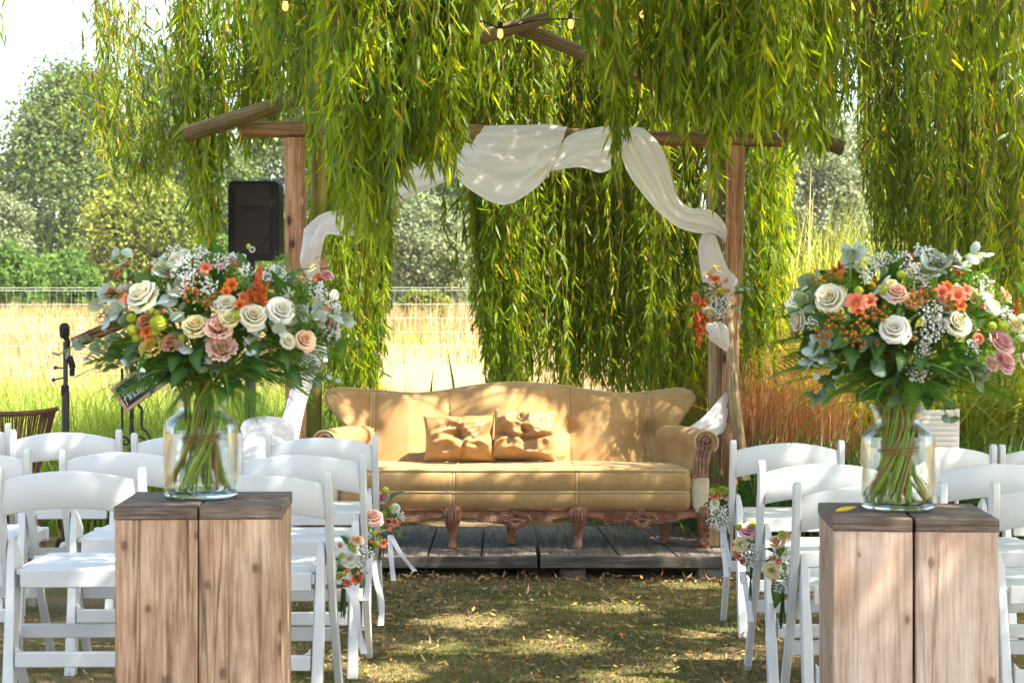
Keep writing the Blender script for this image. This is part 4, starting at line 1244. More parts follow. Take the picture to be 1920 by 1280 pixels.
for a, c in zip(LEGX[:-1], LEGX[1:]):
    m_ = (a + c) / 2
    for s in (-1, 1):
        mb = MB()
        x0, x1 = m_ + s * .075, m_ + s * .185
        n_ = 6
        for q in range(-3, n_ + 1):
            for dr in (1, -1):
                xa = x0 + (x1 - x0) * q / n_; xb = xa + (x1 - x0) * .5
                pa, pb = (xa, .240), (xb, .280)
                if dr < 0: pa, pb = (xa, .280), (xb, .240)
                # clip to the panel
                lo, hi = min(x0, x1), max(x0, x1)
                if pb[0] == pa[0]: continue
                t0, t1 = sorted(((lo - pa[0]) / (pb[0] - pa[0]), (hi - pa[0]) / (pb[0] - pa[0])))
                t0, t1 = max(0, t0), min(1, t1)
                if t1 - t0 < .1: continue
                A = (pa[0] + (pb[0] - pa[0]) * t0, pa[1] + (pb[1] - pa[1]) * t0); B = (pa[0] + (pb[0] - pa[0]) * t1, pa[1] + (pb[1] - pa[1]) * t1)
                mb.tube([Q(A[0], 9.953, A[1]), Q(B[0], 9.953, B[1])], .0024, 4)
        mb.tube([Q(x0, 9.953, .282), Q(x1, 9.953, .282)], .003, 4); mb.tube([Q(x0, 9.953, .238), Q(x1, 9.953, .236)], .003, 4)
        mb.build('lattice', M['carved'], rail)
        mb = MB()
        pts = [Q(m_ + s * (.052 + .022 * math.cos(th) * (1 - th / 9)), 9.943, .252 + .02 * math.sin(th) * (1 - th / 9)) for th in np.linspace(-.4, 6, 18)]
        mb.tube(pts, np.linspace(.008, .004, 18).tolist(), 6); mb.build('scroll', M['carved'], rail)
    mb = MB()    # shell
    for q in range(9):
        th = PI * (1.06 + .88 * q / 8)
        Mr = Matrix.Rotation(-(th - PI * 1.5), 3, 'Y')
        L_ = .034 + .006 * math.sin(q / 8 * PI)
        mb.ico(Q(m_ + math.cos(th) * L_ * .95, 9.938, .246 + math.sin(th) * L_ * .8), 1, 1, Mr, (.0075, .011, .022))
    for q in range(7):
        th = PI * (.12 + .76 * q / 6)
        Mr = Matrix.Rotation(-(th - PI * .5), 3, 'Y')
        mb.ico(Q(m_ + math.cos(th) * .026, 9.94, .256 + math.sin(th) * .026), 1, 1, Mr, (.006, .009, .014))
    mb.ico(Q(m_, 9.938, .25), 1, 1, None, (.034, .012, .009))
    mb.build('shell_carving', M['carved'], rail)
# legs
def cab_leg(x, y, ang=0.0, corner=False):
    mb = MB()
    C_ = Matrix.Rotation(ang, 3, 'Z')
    n_ = 26; rings = []
    if corner: pr = [(.318, .026, 0), (.31, .036, -.004), (.29, .043, -.010), (.25, .041, -.012), (.21, .034, -.004), (.175, .028, .012), (.15, .025, .022), (.13, .024, .020), (.118, .028, .010), (.112, .032, .0), (.106, .030, -.002)]
    else: pr = [(.322, .012, .004), (.318, .028, 0), (.305, .040, -.006), (.285, .045, -.012), (.26, .043, -.014), (.235, .036, -.010), (.20, .028, -.002), (.165, .022, .004), (.14, .020, .004), (.132, .024, 0), (.122, .022, 0), (.114, .024, -.002), (.106, .022, -.002)]
    for z, r, off in pr:
        ring = []
        for q in range(n_):
            th = 2 * PI * q / n_
            rr = r * (1 + (.07 * math.cos(7 * th) if z > .15 else .02 * math.cos(7 * th)))
            p = C_ @ Vector((rr * math.cos(th), rr * .85 * math.sin(th) + off, 0))
            ring.append(Q(x + p.x, y + p.y, z))
        rings.append(ring)
    b = mb.grid(rings, close_v=True)
    mb.f(*[b + q for q in range(n_)]); mb.f(*[b + (len(pr) - 1) * n_ + q for q in range(n_)][::-1])
    leg = mb.build('leg', M['carved'], sofa, smooth_deg=60)
    mb = MB()
    for k_ in (-2, -1, 0, 1, 2):   # acanthus ribs
        pts = []
        for t in np.linspace(0, 1, 9):
            z = .305 - .125 * t
            r = float(np.interp(z, [p[0] for p in pr][::-1], [p[1] for p in pr][::-1])); of = float(np.interp(z, [p[0] for p in pr][::-1], [p[2] for p in pr][::-1]))
            th = -PI / 2 + k_ * .36 * (math.sin(PI * (.25 + .75 * t)))
            p = C_ @ Vector((r * 1.02 * math.cos(th), r * .87 * math.sin(th) + of, 0))
            pts.append(Q(x + p.x, y + p.y, z))
        mb.tube(pts, [.0055 * (1 - .75 * t) + .0008 for t in np.linspace(0, 1, 9)], 5)
    if corner:
        for s in (1,):
            pts = [Q(x + .022 * (1 - th / 11) * math.cos(th), y - .033, .136 + .022 * (1 - th / 11) * math.sin(th)) for th in np.linspace(0, 9.5, 26)]
            mb.tube(pts, np.linspace(.008, .004, 26).tolist(), 6)
    else:
        mb.tube([Q(x + .044 * math.cos(th), y - .022, .282 + .036 * math.sin(th)) for th in np.linspace(-.3, PI + .3, 16)], .005, 5)
    mb.build('leaf_carving', M['carved'], leg)
cab_leg(LEGX[1], 9.945); cab_leg(LEGX[2], 9.945); cab_leg(LEGX[0], 9.97, -.5, True); cab_leg(LEGX[3], 9.97, .5, True)
for lx, yy in ((-.022, 10.15), (.76, 10.18), (-.78, 10.18)):
    mb = MB(); mb.box(Q(lx, yy, .19), (.042, .042, .17)); mb.build('leg', M['rail_wood'], sofa, bevel=.005)
mb = MB(); mb.box(Q(0, 10.25, .27), (1.6, .44, .03)); mb.build('under_frame', M['deck'], sofa)
# arms
for s in (-1, 1):
    mb = MB(); rings = []
    secs = []
    for t in np.linspace(0, 1, 14):
        # from the front scroll back to the backrest
        cx_ = .950 - .165 * t ** 1.2; cy_ = 9.955 + .46 * t; cz_ = .632 + .022 * math.sin(t * PI * .6) - .012 * t
        R = .060 - .010 * t
        secs.append((cx_, cy_, cz_, R, t))
    for cx_, cy_, cz_, R, t in secs:
        ring = []
        bi = .885 - .13 * t; bo = bi + .075
        for th in np.linspace(math.radians(225), math.radians(-60), 22):
            ring.append((cx_ + R * 1.02 * math.cos(th), cy_, cz_ + R * math.sin(th)))
        ring += [(bo + .005, cy_, .50), (bo, cy_, .42), (bi, cy_, .42), (bi - .003, cy_, .50), (bi + .004, cy_, .545)]
        rings.append([Q(s * p[0], p[1], p[2]) for p in ring])
    b = mb.grid(rings, close_v=True); k = len(rings[0])
    mb.f(*[b + q for q in range(k)]); mb.f(*[b + (len(rings) - 1) * k + q for q in range(k)])
    arm = mb.build('armrest', M['velvet'], sofa, smooth_deg=60)
    cx_, cz_ = .955, .632
    mb = MB()   # scroll and fluted facing in wood
    pts = [Q(s * (cx_ + .036 * (1 - th / 13) * math.cos(th + PI)), 9.945, cz_ + .006 + .038 * (1 - th / 13) * math.sin(-(th + PI))) for th in np.linspace(0, 10.5, 40)]
    mb.tube(pts, np.linspace(.009, .005, 40).tolist(), 7)
    mb.ico(Q(s * cx_, 9.943, cz_ + .004), .011, 1)
    for q in range(4):
        xo = -.036 + .020 * q
        mb.tube([Q(s * (cx_ + xo + .006), 9.948, cz_ + .012 - .01 * abs(q - 1)), Q(s * (.938 + xo * .9), 9.945, .56), Q(s * (.915 + xo * .85 + .02), 9.942, .475)], [.0065, .0085, .0075], 6)
    mb.box(Q(s * .925, 9.945, .468), (.082, .022, .016))
    mb.build('scroll_facing', M['carved'], arm)
    mb = MB()
    mb.tube([Q(s * (cx_ + .058 * math.cos(th)), 9.952, cz_ + .058 * math.sin(th)) for th in np.linspace(math.radians(215), math.radians(-50), 24)], .006, 6)
    mb.build('piping', M['cord'], arm)
    mb = MB(); rings = []
    for z, w_ in ((.285, .028), (.30, .034), (.34, .043), (.40, .047), (.44, .048), (.455, .044), (.460, .03)):
        rings.append([Q(s * (.925 + w_ * math.copysign(abs(math.cos(th)) ** .6, math.cos(th))), 9.985 + .045 * math.copysign(abs(math.sin(th)) ** .6, math.sin(th)), z) for th in np.linspace(0, 2 * PI, 20, endpoint=False)])
    b = mb.grid(rings, close_v=True); mb.f(*[b + 6 * 20 + q for q in range(20)])
    mb.build('front_pad', M['velvet_pale'], arm)
# cushions
M['cushion'] = velvet(); M['cushion'].name = 'cushion_velvet'
for n_ in M['cushion'].node_tree.nodes:
    if n_.type == 'VALTORGB':
        for e_ in n_.color_ramp.elements: e_.color = (e_.color[0] * .86, e_.color[1] * .78, e_.color[2] * .66, 1)
    if n_.type == 'BSDF_PRINCIPLED': n_.inputs['Roughness'].default_value = .5; n_.inputs['Specular IOR Level'].default_value = .45
def cushion(label, px, py, w, h, rz, ry, tilt, seed):
    c = at(px, py, 10.24)
    t = thing('cushion', label, 'cushion', c, 0, 'scatter cushions on the sofa')
    t.rotation_euler = (tilt, ry, rz)
    r_ = np.random.default_rng(seed)
    n = 41
    wv = [(r_.uniform(0, 2 * PI), r_.uniform(3.0, 9.0), r_.uniform(0, 6), r_.uniform(.010, .026)) for _ in range(11)]
    mb = MB()
    for side in (-1, 1):
        rows = []
        for i in range(n):
            u = i / (n - 1) * 2 - 1; row = []
            for j in range(n):
                v = j / (n - 1) * 2 - 1
                e = max(0, (1 - abs(u) ** 2.6) * (1 - abs(v) ** 2.6))
                pin = 1 - .10 * (1 - v * v) * abs(u) ** 3 * 0 - .09 * (1 - abs(v)) * 0
                x = u * w / 2 * (1 - .07 * (1 - v * v) ** 1.0 * abs(u)); z = v * h / 2 * (1 - .07 * (1 - u * u) * abs(v))
                rr = math.hypot(u, v)
                th = math.atan2(v, u)
                d = .072 * e ** .42 * (1 - .55 * math.exp(-(rr / .22) ** 2))
                wu, wv_ = u + .16 * math.sin(3.1 * v + seed) , v + .16 * math.sin(2.7 * u + 2 * seed)
                for an, fq, ph, am in wv:
                    d += am * e ** .45 * (1 - abs(math.sin(fq * .5 * (wu * math.cos(an) + wv_ * math.sin(an)) + ph))) ** 2.2
                if seed % 2: d -= .034 * e ** .4 * math.exp(-((u - .05 + .06 * math.sin(v * 4)) / .06) ** 2)
                else: d -= .040 * e ** .4 * math.exp(-((v + .12 + .10 * math.cos(u * 2.6)) / .07) ** 2) + .022 * e ** .4 * math.exp(-((u + .25 * v) / .06) ** 2) * (v > 0)
                row.append((x, side * d, z))
            rows.append(row)
        mb.grid(rows)
    o = mb.build('cover', M['cushion'], t, local=True, smooth_deg=180, fix=True)
    mb = MB(); mb.ico((0, -.026, -.01), .012, 1, sc=(1, .7, 1)); mb.build('button', M['cushion'], t, local=True)
cushion('crumpled ochre velvet cushion on the left of the pair, in half shade', 861, 822, .37, .245, .04, -.01, -.26, 3)
cushion('crumpled ochre velvet cushion on the right of the pair, its lower half brightly lit', 984, 816, .335, .262, -.06, .06, -.28, 6)
# ------------------------------------------------------------------ flower prototypes (unit size, facing +Z)
def petal_mat(name, c1, c2, trans=.3):
    t = NT(name)
    col = t.ramp(t.attr(), [(0, c1), (1, c2)])
    p = t.principled(col, .6, .2)
    tr = t.a("BsdfTranslucent"); t.l.new(col, tr.inputs[0])
    mx = t.a("MixShader"); mx.inputs[0].default_value = trans
    t.l.new(p, mx.inputs[1]); t.l.new(tr.outputs[0], mx.inputs[2])
    return t.done(mx.outputs[0])
FM = {
 'cream': petal_mat('cream_petal', (.72, .66, .36), (.84, .81, .68)), 'white': petal_mat('white_petal', (.78, .76, .62), (.86, .85, .80)),
 'butter': petal_mat('butter_petal', (.70, .58, .20), (.82, .75, .44)), 'yellow': petal_mat('yellow_petal', (.55, .36, .04), (.68, .55, .16)),
 'pink': petal_mat('pink_petal', (.72, .38, .26), (.84, .58, .50)), 'mauve': petal_mat('mauve_petal', (.62, .26, .28), (.80, .52, .52)),
 'bronze': petal_mat('bronze_petal', (.28, .08, .02), (.62, .33, .16)), 'coral': petal_mat('coral_petal', (.70, .14, .07), (.82, .30, .18)),
 'orange': petal_mat('orange_petal', (.70, .13, .02), (.80, .24, .06)), 'peach': petal_mat('peach_petal', (.76, .42, .20), (.86, .62, .44)),
 'lime': petal_mat('lime_petal', (.34, .40, .02), (.58, .62, .10)), 'rust': petal_mat('rust_plume', (.46, .07, .01), (.66, .17, .04)),
 'berry': petal_mat('berry', (.55, .07, .015), (.62, .13, .04), .05), 'gyp': petal_mat('gyp_white', (.84, .84, .82), (.88, .88, .87), .2)}
def green(name, c1, c2, tr=.3, rough=.45): return leafy(name, [(0, c1), (1, c2)], tr, rough, (1.5, 1.5, .5))
FM['leaf'] = green('broad_leaf', (.03, .085, .014), (.075, .17, .03)); FM['sprig'] = green('light_sprig', (.08, .17, .015), (.17, .28, .03), .4)
FM['euc'] = green('eucalyptus_leaf', (.28, .35, .32), (.52, .57, .55), .2, .6); FM['euc2'] = green('green_eucalyptus_leaf', (.11, .18, .12), (.24, .32, .22), .2, .6); FM['stem'] = green('flower_stem', (.14, .22, .02), (.32, .40, .05), .15); FM['stem2'] = green('woody_stem', (.22, .10, .03), (.36, .19, .06), 0)
FM['palm'] = green('palm_leaflet', (.05, .14, .015), (.14, .27, .035), .4, .4)

def layered(rings, ruffle=0.0, seed=0, curl=.14):
    r = random.Random(seed)
    mb = MB()
    for (n, R, Zt, wid) in rings:
        a0 = r.uniform(0, 6)
        for k in range(n):
            a = a0 + 2 * PI * k / n + r.uniform(-.25, .25); rr = R * r.uniform(.86, 1.12); zt = Zt + r.uniform(-.10, .10); ph = r.uniform(0, 6)
            rows = []
            nu, nv = 7, 6
            b = len(mb.V)
            for i in range(nu):
                u = i / (nu - 1) * 2 - 1
                for j in range(nv):
                    v = j / (nv - 1)
                    w = wid * (.35 + .65 * math.sin(min(1, v * 1.15) * PI / 2)) * (1 - .22 * v ** 6)
                    rad = rr * (.30 + .70 * math.sin(v * PI / 2) ** .9) + curl * R * v ** 5 + ruffle * math.sin(u * 7 + ph) * v * v * .8
                    z = -.45 + (zt + .45) * math.sin(v * PI / 2) - curl * 1.3 * R * v ** 6 - .10 * u * u * v + ruffle * math.sin(u * 9 + ph * 2) * v * v
                    th = a + u * w
                    mb.cv = .15 + .85 * v if R > .3 else .5 * v
                    mb.v((rad * math.cos(th), rad * math.sin(th), z))
            for i in range(nu - 1):
                for j in range(nv - 1):
                    mb.f(b + i * nv + j, b + (i + 1) * nv + j, b + (i + 1) * nv + j + 1, b + i * nv + j + 1)
    return mb
def fmesh(mb, name, *mats): return mb.mesh(name, [FM[m] for m in mats], 180, fix=False)
ROSE = [(2, .15, .70, 1.7), (3, .28, .74, 1.4), (3, .46, .72, 1.35), (4, .66, .58, 1.12), (4, .86, .34, 1.05), (5, 1.0, -.02, .80)]
RUFF = [(3, .14, .46, 1.3), (4, .30, .46, 1.0), (6, .50, .42, .75), (7, .72, .30, .62), (8, .95, .10, .56)]
PROTO = {}
def proto(kind, col):
    key = (kind, col)
    if key in PROTO: return PROTO[key]
    r = random.Random(str(key))
    if kind == 'rose': me = fmesh(layered(ROSE, .035, 3), 'rose', col)
    elif kind == 'lisianthus': me = fmesh(layered(RUFF, .075, 5, .06), 'lisianthus', col)
    elif kind == 'bloom':
        mb = MB()
        for k in range(6):     # open lily-like flower
            a = k * PI / 3; b = len(mb.V)
            for i in range(6):
                t = i / 5; w = .36 * math.sin(PI * min(.97, t * .85 + .12))
                rad = .12 + .95 * t ** 1.3; z = -.5 + .95 * math.sin(t * 2.0) - .35 * t * t
                for s in (-1, 0, 1):
                    mb.cv = t
                    mb.v((rad * math.cos(a) - s * w * math.sin(a), rad * math.sin(a) + s * w * math.cos(a), z + .08 * abs(s)))
            for i in range(5):
                for s in range(2): mb.f(b + i * 3 + s, b + (i + 1) * 3 + s, b + (i + 1) * 3 + s + 1, b + i * 3 + s + 1)
        for k in range(5): mb.tube([(0, 0, -.4), (.18 * math.cos(k * 1.25), .18 * math.sin(k * 1.25), .35)], .025, 3)
        me = fmesh(mb, 'bloom', col)
    elif kind == 'bud':
        mb = MB(); mb.cv = .6
        mb.lathe([(.02, -.6), (.42, -.3), (.55, .1), (.38, .55), (.06, .85)], 8, cap1=True); me = fmesh(mb, 'bud', col)
    elif kind == 'pompon':
        mb = MB()
        for k in range(60):
            z = 1 - 2 * (k + .5) / 60; th = k * 2.39996; rr = math.sqrt(1 - z * z)
            d = Vector((rr * math.cos(th), rr * math.sin(th), z)); q = d.to_track_quat('Z', 'Y').to_matrix()
            mb.cv = r.random(); mb.ico(d * .72, .27, 0, q, (1, 1, 1.2))
        me = fmesh(mb, 'pompon', col)
    elif kind == 'plume':
        mb = MB()
        for k in range(150):
            t = r.random() ** .8; th = r.uniform(0, 2 * PI); rad = .19 * (1 - t) ** .7 * r.random() ** .4
            mb.cv = r.random(); mb.ico((rad * math.cos(th), rad * math.sin(th), t * 1.05), .045 * r.uniform(.6, 1.2), 0, None, (1, 1, 1.5))
        for k in range(5):
            th = k * 1.3; e = Vector((.32 * math.cos(th), .32 * math.sin(th), .28 + .09 * k))
            for q in range(12):
                mb.cv = r.random(); mb.ico(Vector((0, 0, .06 + .05 * k)).lerp(e, q / 11) + Vector((r.uniform(-.03, .03), r.uniform(-.03, .03), 0)), .04, 0)
        me = fmesh(mb, 'plume', col)
    elif kind == 'berries':
        mb = MB()
        for k in range(13):
            a = r.uniform(0, 6.28); rr = r.random() ** .5 * .85; e = Vector((rr * math.cos(a), rr * math.sin(a), .35 + r.uniform(-.3, .35) - .3 * rr))
            mb.cm = 1; mb.cv = r.random(); mb.tube([(0, 0, -.8), e * .5 + Vector((0, 0, -.2)), e], .02, 3, cap=False)
            for q in range(5):
                th = q * 1.257; d = Vector((math.cos(th), math.sin(th), .25))
                b = mb.v(e); b1 = mb.v(e + d * .14 + Vector((-d.y, d.x, 0)) * .09); b2 = mb.v(e + d * .27); b3 = mb.v(e + d * .14 - Vector((-d.y, d.x, 0)) * .09); mb.f(b, b1, b2, b3)
            mb.cm = 0; mb.cv = r.random(); mb.ico(e + Vector((0, 0, .12)), .125, 1, None, (1, 1, 1.25))
        me = fmesh(mb, 'berries', col, 'sprig')
    elif kind == 'gypsophila':
        mb = MB()
        for k in range(58):
            d = Vector((r.gauss(0, 1), r.gauss(0, 1), r.gauss(0, 1))).normalized() * r.random() ** .4
            d.z = d.z * .8 + .15
            mb.cm = 0; mb.cv = r.random(); mb.ico(d, .088 * r.uniform(.7, 1.2), 0)
            mb.ico(d + Vector((r.uniform(-.05, .05), r.uniform(-.05, .05), .04)), .07, 0)
            mb.cm = 1; mb.tube([(d.x * .15, d.y * .15, -.9), d * .6 + Vector((0, 0, -.25)), d], .012, 3, cap=False)
        me = fmesh(mb, 'gypsophila', 'gyp', 'sprig')
    elif kind == 'frothy':
        mb = MB()
        for k in range(120):
            d = Vector((r.gauss(0, 1), r.gauss(0, 1), r.gauss(0, 1))).normalized() * r.random() ** .45
            a = Vector((r.gauss(0, 1), r.gauss(0, 1), r.gauss(0, 1))).normalized(); c = a.orthogonal().normalized()
            mb.cv = r.random(); b = [mb.v(d), mb.v(d + a * .13 + c * .06), mb.v(d + a * .26), mb.v(d + a * .13 - c * .06)]; mb.f(*b)
        for k in range(10): mb.tube([(0, 0, -1), (r.uniform(-.7, .7), r.uniform(-.7, .7), r.uniform(-.2, .8))], .014, 3, cap=False)
        me = fmesh(mb, 'green_filler', col)
    elif kind == 'disc_leaf':      # round eucalyptus leaf, base at the origin, growing along +X
        mb = MB(); rows = []
        for i in range(7):
            t = i / 6; w = .5 * math.sin(PI * (t * .88 + .06)) ** .7; mb.cv = .3
            rows.append([(t, s * w, .12 * math.sin(t * 2.6) - .16 * s * s * w * 2 + .03 * s) for s in (-1, -.5, 0, .5, 1)])
        for row in rows:
            for k, p in enumerate(row): pass
        mb.cv = r.random(); mb.grid(rows); me = fmesh(mb, 'leaf', col)
        vals = np.repeat(np.linspace(.1, .9, 7), 5) * .8 + RNG.uniform(0, .2, 35); me.attributes['var'].data.foreach_set("value", vals.astype(np.float32))
    elif kind == 'broad_leaf':
        mb = MB(); rows = []
        for i in range(9):
            t = i / 8; w = .27 * math.sin(PI * min(.995, t ** .8)) ** .9 + .002
            rows.append([(t, s * w, .10 * math.sin(t * 3) - .25 * t * t + .10 * abs(s) * w * 3 + .012 * math.sin(t * 26) * abs(s)) for s in (-1, -.5, 0, .5, 1)])
        mb.grid(rows); me = fmesh(mb, 'leaf', col)
        vals = np.tile(np.array([.2, .5, .95, .5, .2]), 9) * RNG.uniform(.7, 1, 45); me.attributes['var'].data.foreach_set("value", vals.astype(np.float32))
    elif kind == 'frond':          # feathery palm frond growing along +X and arching down
        mb = MB()
        ax = [Vector((t, 0, .16 * math.sin(t * 2.4) - .26 * t * t)) for t in np.linspace(0, 1, 12)]
        mb.cv = .9; mb.tube(ax, [.012 * (1 - .8 * i / 11) for i in range(12)], 4)
        for k in range(26):
            t = .12 + .86 * k / 25; i = min(10, int(t * 11)); p = ax[i].lerp(ax[i + 1], t * 11 - i)
            for s in (-1, 1):
                L_ = .46 * math.sin(PI * (t * .72 + .22)) ** .8 * r.uniform(.85, 1.1)
                d = Vector((.78, s * .62, .10)).normalized(); sd = Vector((-d.y, d.x, 0)) * .011
                mb.cv = r.random()
                b = len(mb.V)
                for q in range(5):
                    u = q / 4; c = p + d * L_ * u + Vector((0, 0, -.30 * L_ * u * u)); w = (1 - u ** 2.5) * (.5 + .5 * min(1, u * 4))
                    mb.v(c - sd * w); mb.v(c + sd * w + Vector((0, 0, .004)))
                for q in range(4): mb.f(b + 2 * q, b + 2 * q + 1, b + 2 * q + 3, b + 2 * q + 2)
        me = fmesh(mb, 'palm_frond', col)
    elif kind == 'arch_blade':     # single long leaflet arching over
        mb = MB(); rows = []
        for i in range(10):
            t = i / 9; w = .017 * (1 - t ** 3) * min(1, .4 + t * 3); mb.cv = .2 + .6 * t
            rows.append([(t * .94, s * w, .42 * t - .62 * t ** 2.1 + abs(s) * .006) for s in (-1, 0, 1)])
        mb.grid(rows); me = fmesh(mb, 'palm_leaflet', col)
    PROTO[key] = me
    return me

def face(d, roll=0.0, axis='Z'):
    return Vector(d).to_track_quat(axis, 'Y' if axis == 'Z' else 'Z').to_matrix().to_4x4().to_3x3().to_quaternion() @ Euler((0, 0, roll)).to_quaternion() if axis == 'Z' else Vector(d).to_track_quat('X', 'Z') @ Euler((roll, 0, 0)).to_quaternion()

def sprig(parent, base, tip, n, size, col, rs, name='eucalyptus_sprig'):
    """stem with pairs of round leaves as its own pieces"""
    base, tip = Vector(base), Vector(tip)
    mid = base.lerp(tip, .5) + Vector((0, 0, .03))
    pts = [Vector(tuple(p)) for p in catmull([base, mid, tip], 8)]
    mb = MB(); mb.cv = .4; mb.tube(pts, [.0022] * 8, 4)
    o = mb.build(name, FM['stem'], parent, fix=False)
    me = proto('disc_leaf', col)
    ax = (tip - base).normalized(); a1 = ax.orthogonal().normalized(); a2 = ax.cross(a1)
    for k in range(n):
        t = .38 + .62 * k / max(1, n - 1); i = min(6, int(t * 7)); p = pts[i].lerp(pts[i + 1], t * 7 - i)
        th = (k % 2) * PI + (k // 2) * PI / 2 * .9 + rs.uniform(-.4, .4)
        d = (a1 * math.cos(th) + a2 * math.sin(th)) * .85 + ax * rs.uniform(.2, .7)
        if d.y > 0 and rs.random() < .4: d.y *= -.6
        inst('leaf', me, o, p, Vector(d).to_track_quat('X', 'Z') @ Euler((rs.uniform(-.9, .9), 0, 0)).to_quaternion(), size * rs.uniform(.75, 1.15) * (1 - .3 * t * .5))
    return o

# ------------------------------------------------------------------ glass vases
def glass_mat():
    t = NT('clear_glass')
    fr = t.a("LayerWeight"); fr.inputs[0].default_value = .22
    tr = t.a("BsdfTransparent"); tr.inputs[0].default_value = (.965, .985, .975, 1)
    gl = t.a("BsdfGlossy"); gl.inputs['Roughness'].default_value = .02
    mx = t.a("MixShader"); t.l.new(t.math('MULTIPLY', fr.outputs['Fresnel'], .5), mx.inputs[0]); t.l.new(tr.outputs[0], mx.inputs[1]); t.l.new(gl.outputs[0], mx.inputs[2])
    return t.done(mx.outputs[0])
M['glass'] = glass_mat()
tt_ = NT('thick_glass'); g_ = tt_.a("BsdfGlass"); g_.inputs['IOR'].default_value = 1.45; g_.inputs['Roughness'].default_value = .02; g_.inputs['Color'].default_value = (.95, .985, .97, 1); M['thick_glass'] = tt_.done(g_.outputs[0])
tt_ = NT('vase_water'); g_ = tt_.a("BsdfRefraction"); g_.inputs['IOR'].default_value = 1.12; g_.inputs['Roughness'].default_value = 0.0; g_.inputs['Color'].default_value = (.97, .985, .98, 1)
t2_ = tt_.a("BsdfTransparent"); t2_.inputs[0].default_value = (.95, .97, .96, 1); m_ = tt_.a("MixShader"); m_.inputs[0].default_value = .45; tt_.l.new(g_.outputs[0], m_.inputs[1]); tt_.l.new(t2_.outputs[0], m_.inputs[2]); M['water'] = tt_.done(m_.outputs[0])
def vase(label, px, pyb, Yd, sc, water_h):
    c = at(px, pyb, Yd)
    return c
def make_vase(label, c, s, wh):
    t = thing('glass_vase', label, 'vase', c, 0, 'glass vases on the plinths')
    out = [(.090, .012), (.0945, .03), (.095, .08), (.0948, .160), (.0935, .180), (.088, .194), (.077, .204), (.066, .211), (.0605, .221), (.0605, .238), (.066, .254), (.0725, .264)]
    inn = [(r - .004, z + .001) for r, z in out]
    mb = MB(); mb.lathe([(r * s, z * s) for r, z in out] + [(.070 * s, .2655 * s)] + [(r * s, z * s) for r, z in inn[::-1]], 48, cap0=False, cap1=False)
    mb.build('body', M['glass'], t, local=True, smooth_deg=70)
    mb = MB(); mb.lathe([(.076 * s, 0.0005), (.089 * s, .003 * s), (.0925 * s, .010 * s), (.0915 * s, .0165 * s), (.080 * s, .019 * s), (.03 * s, .0165 * s)], 48); mb.build('base', M['thick_glass'], t, local=True, smooth_deg=60)
    mb = MB(); zs = [(z, r) for r, z in inn if z < wh]
    mb.lathe([(.078 * s, .021 * s)] + [((r - .0012) * s, max(z, .023) * s) for z, r in zs] + [((np.interp(wh, [z for _, z in inn], [r for r, _ in inn]) - .0012) * s, wh * s)], 48); mb.build('water', M['water'], t, local=True, smooth_deg=50)
    return t
cl = at(377, 921, 5.04); cl.z = PLz + .0012
cr = at(1684, 941, 5.07); cr.z = PRz + .0012
make_vase('clear glass vase on the left plinth with a low water line and sparse stems', cl, 1.0, .165)
make_vase('clear glass vase on the right plinth with a high water line and thickly packed stems', cr, 1.0, .178)

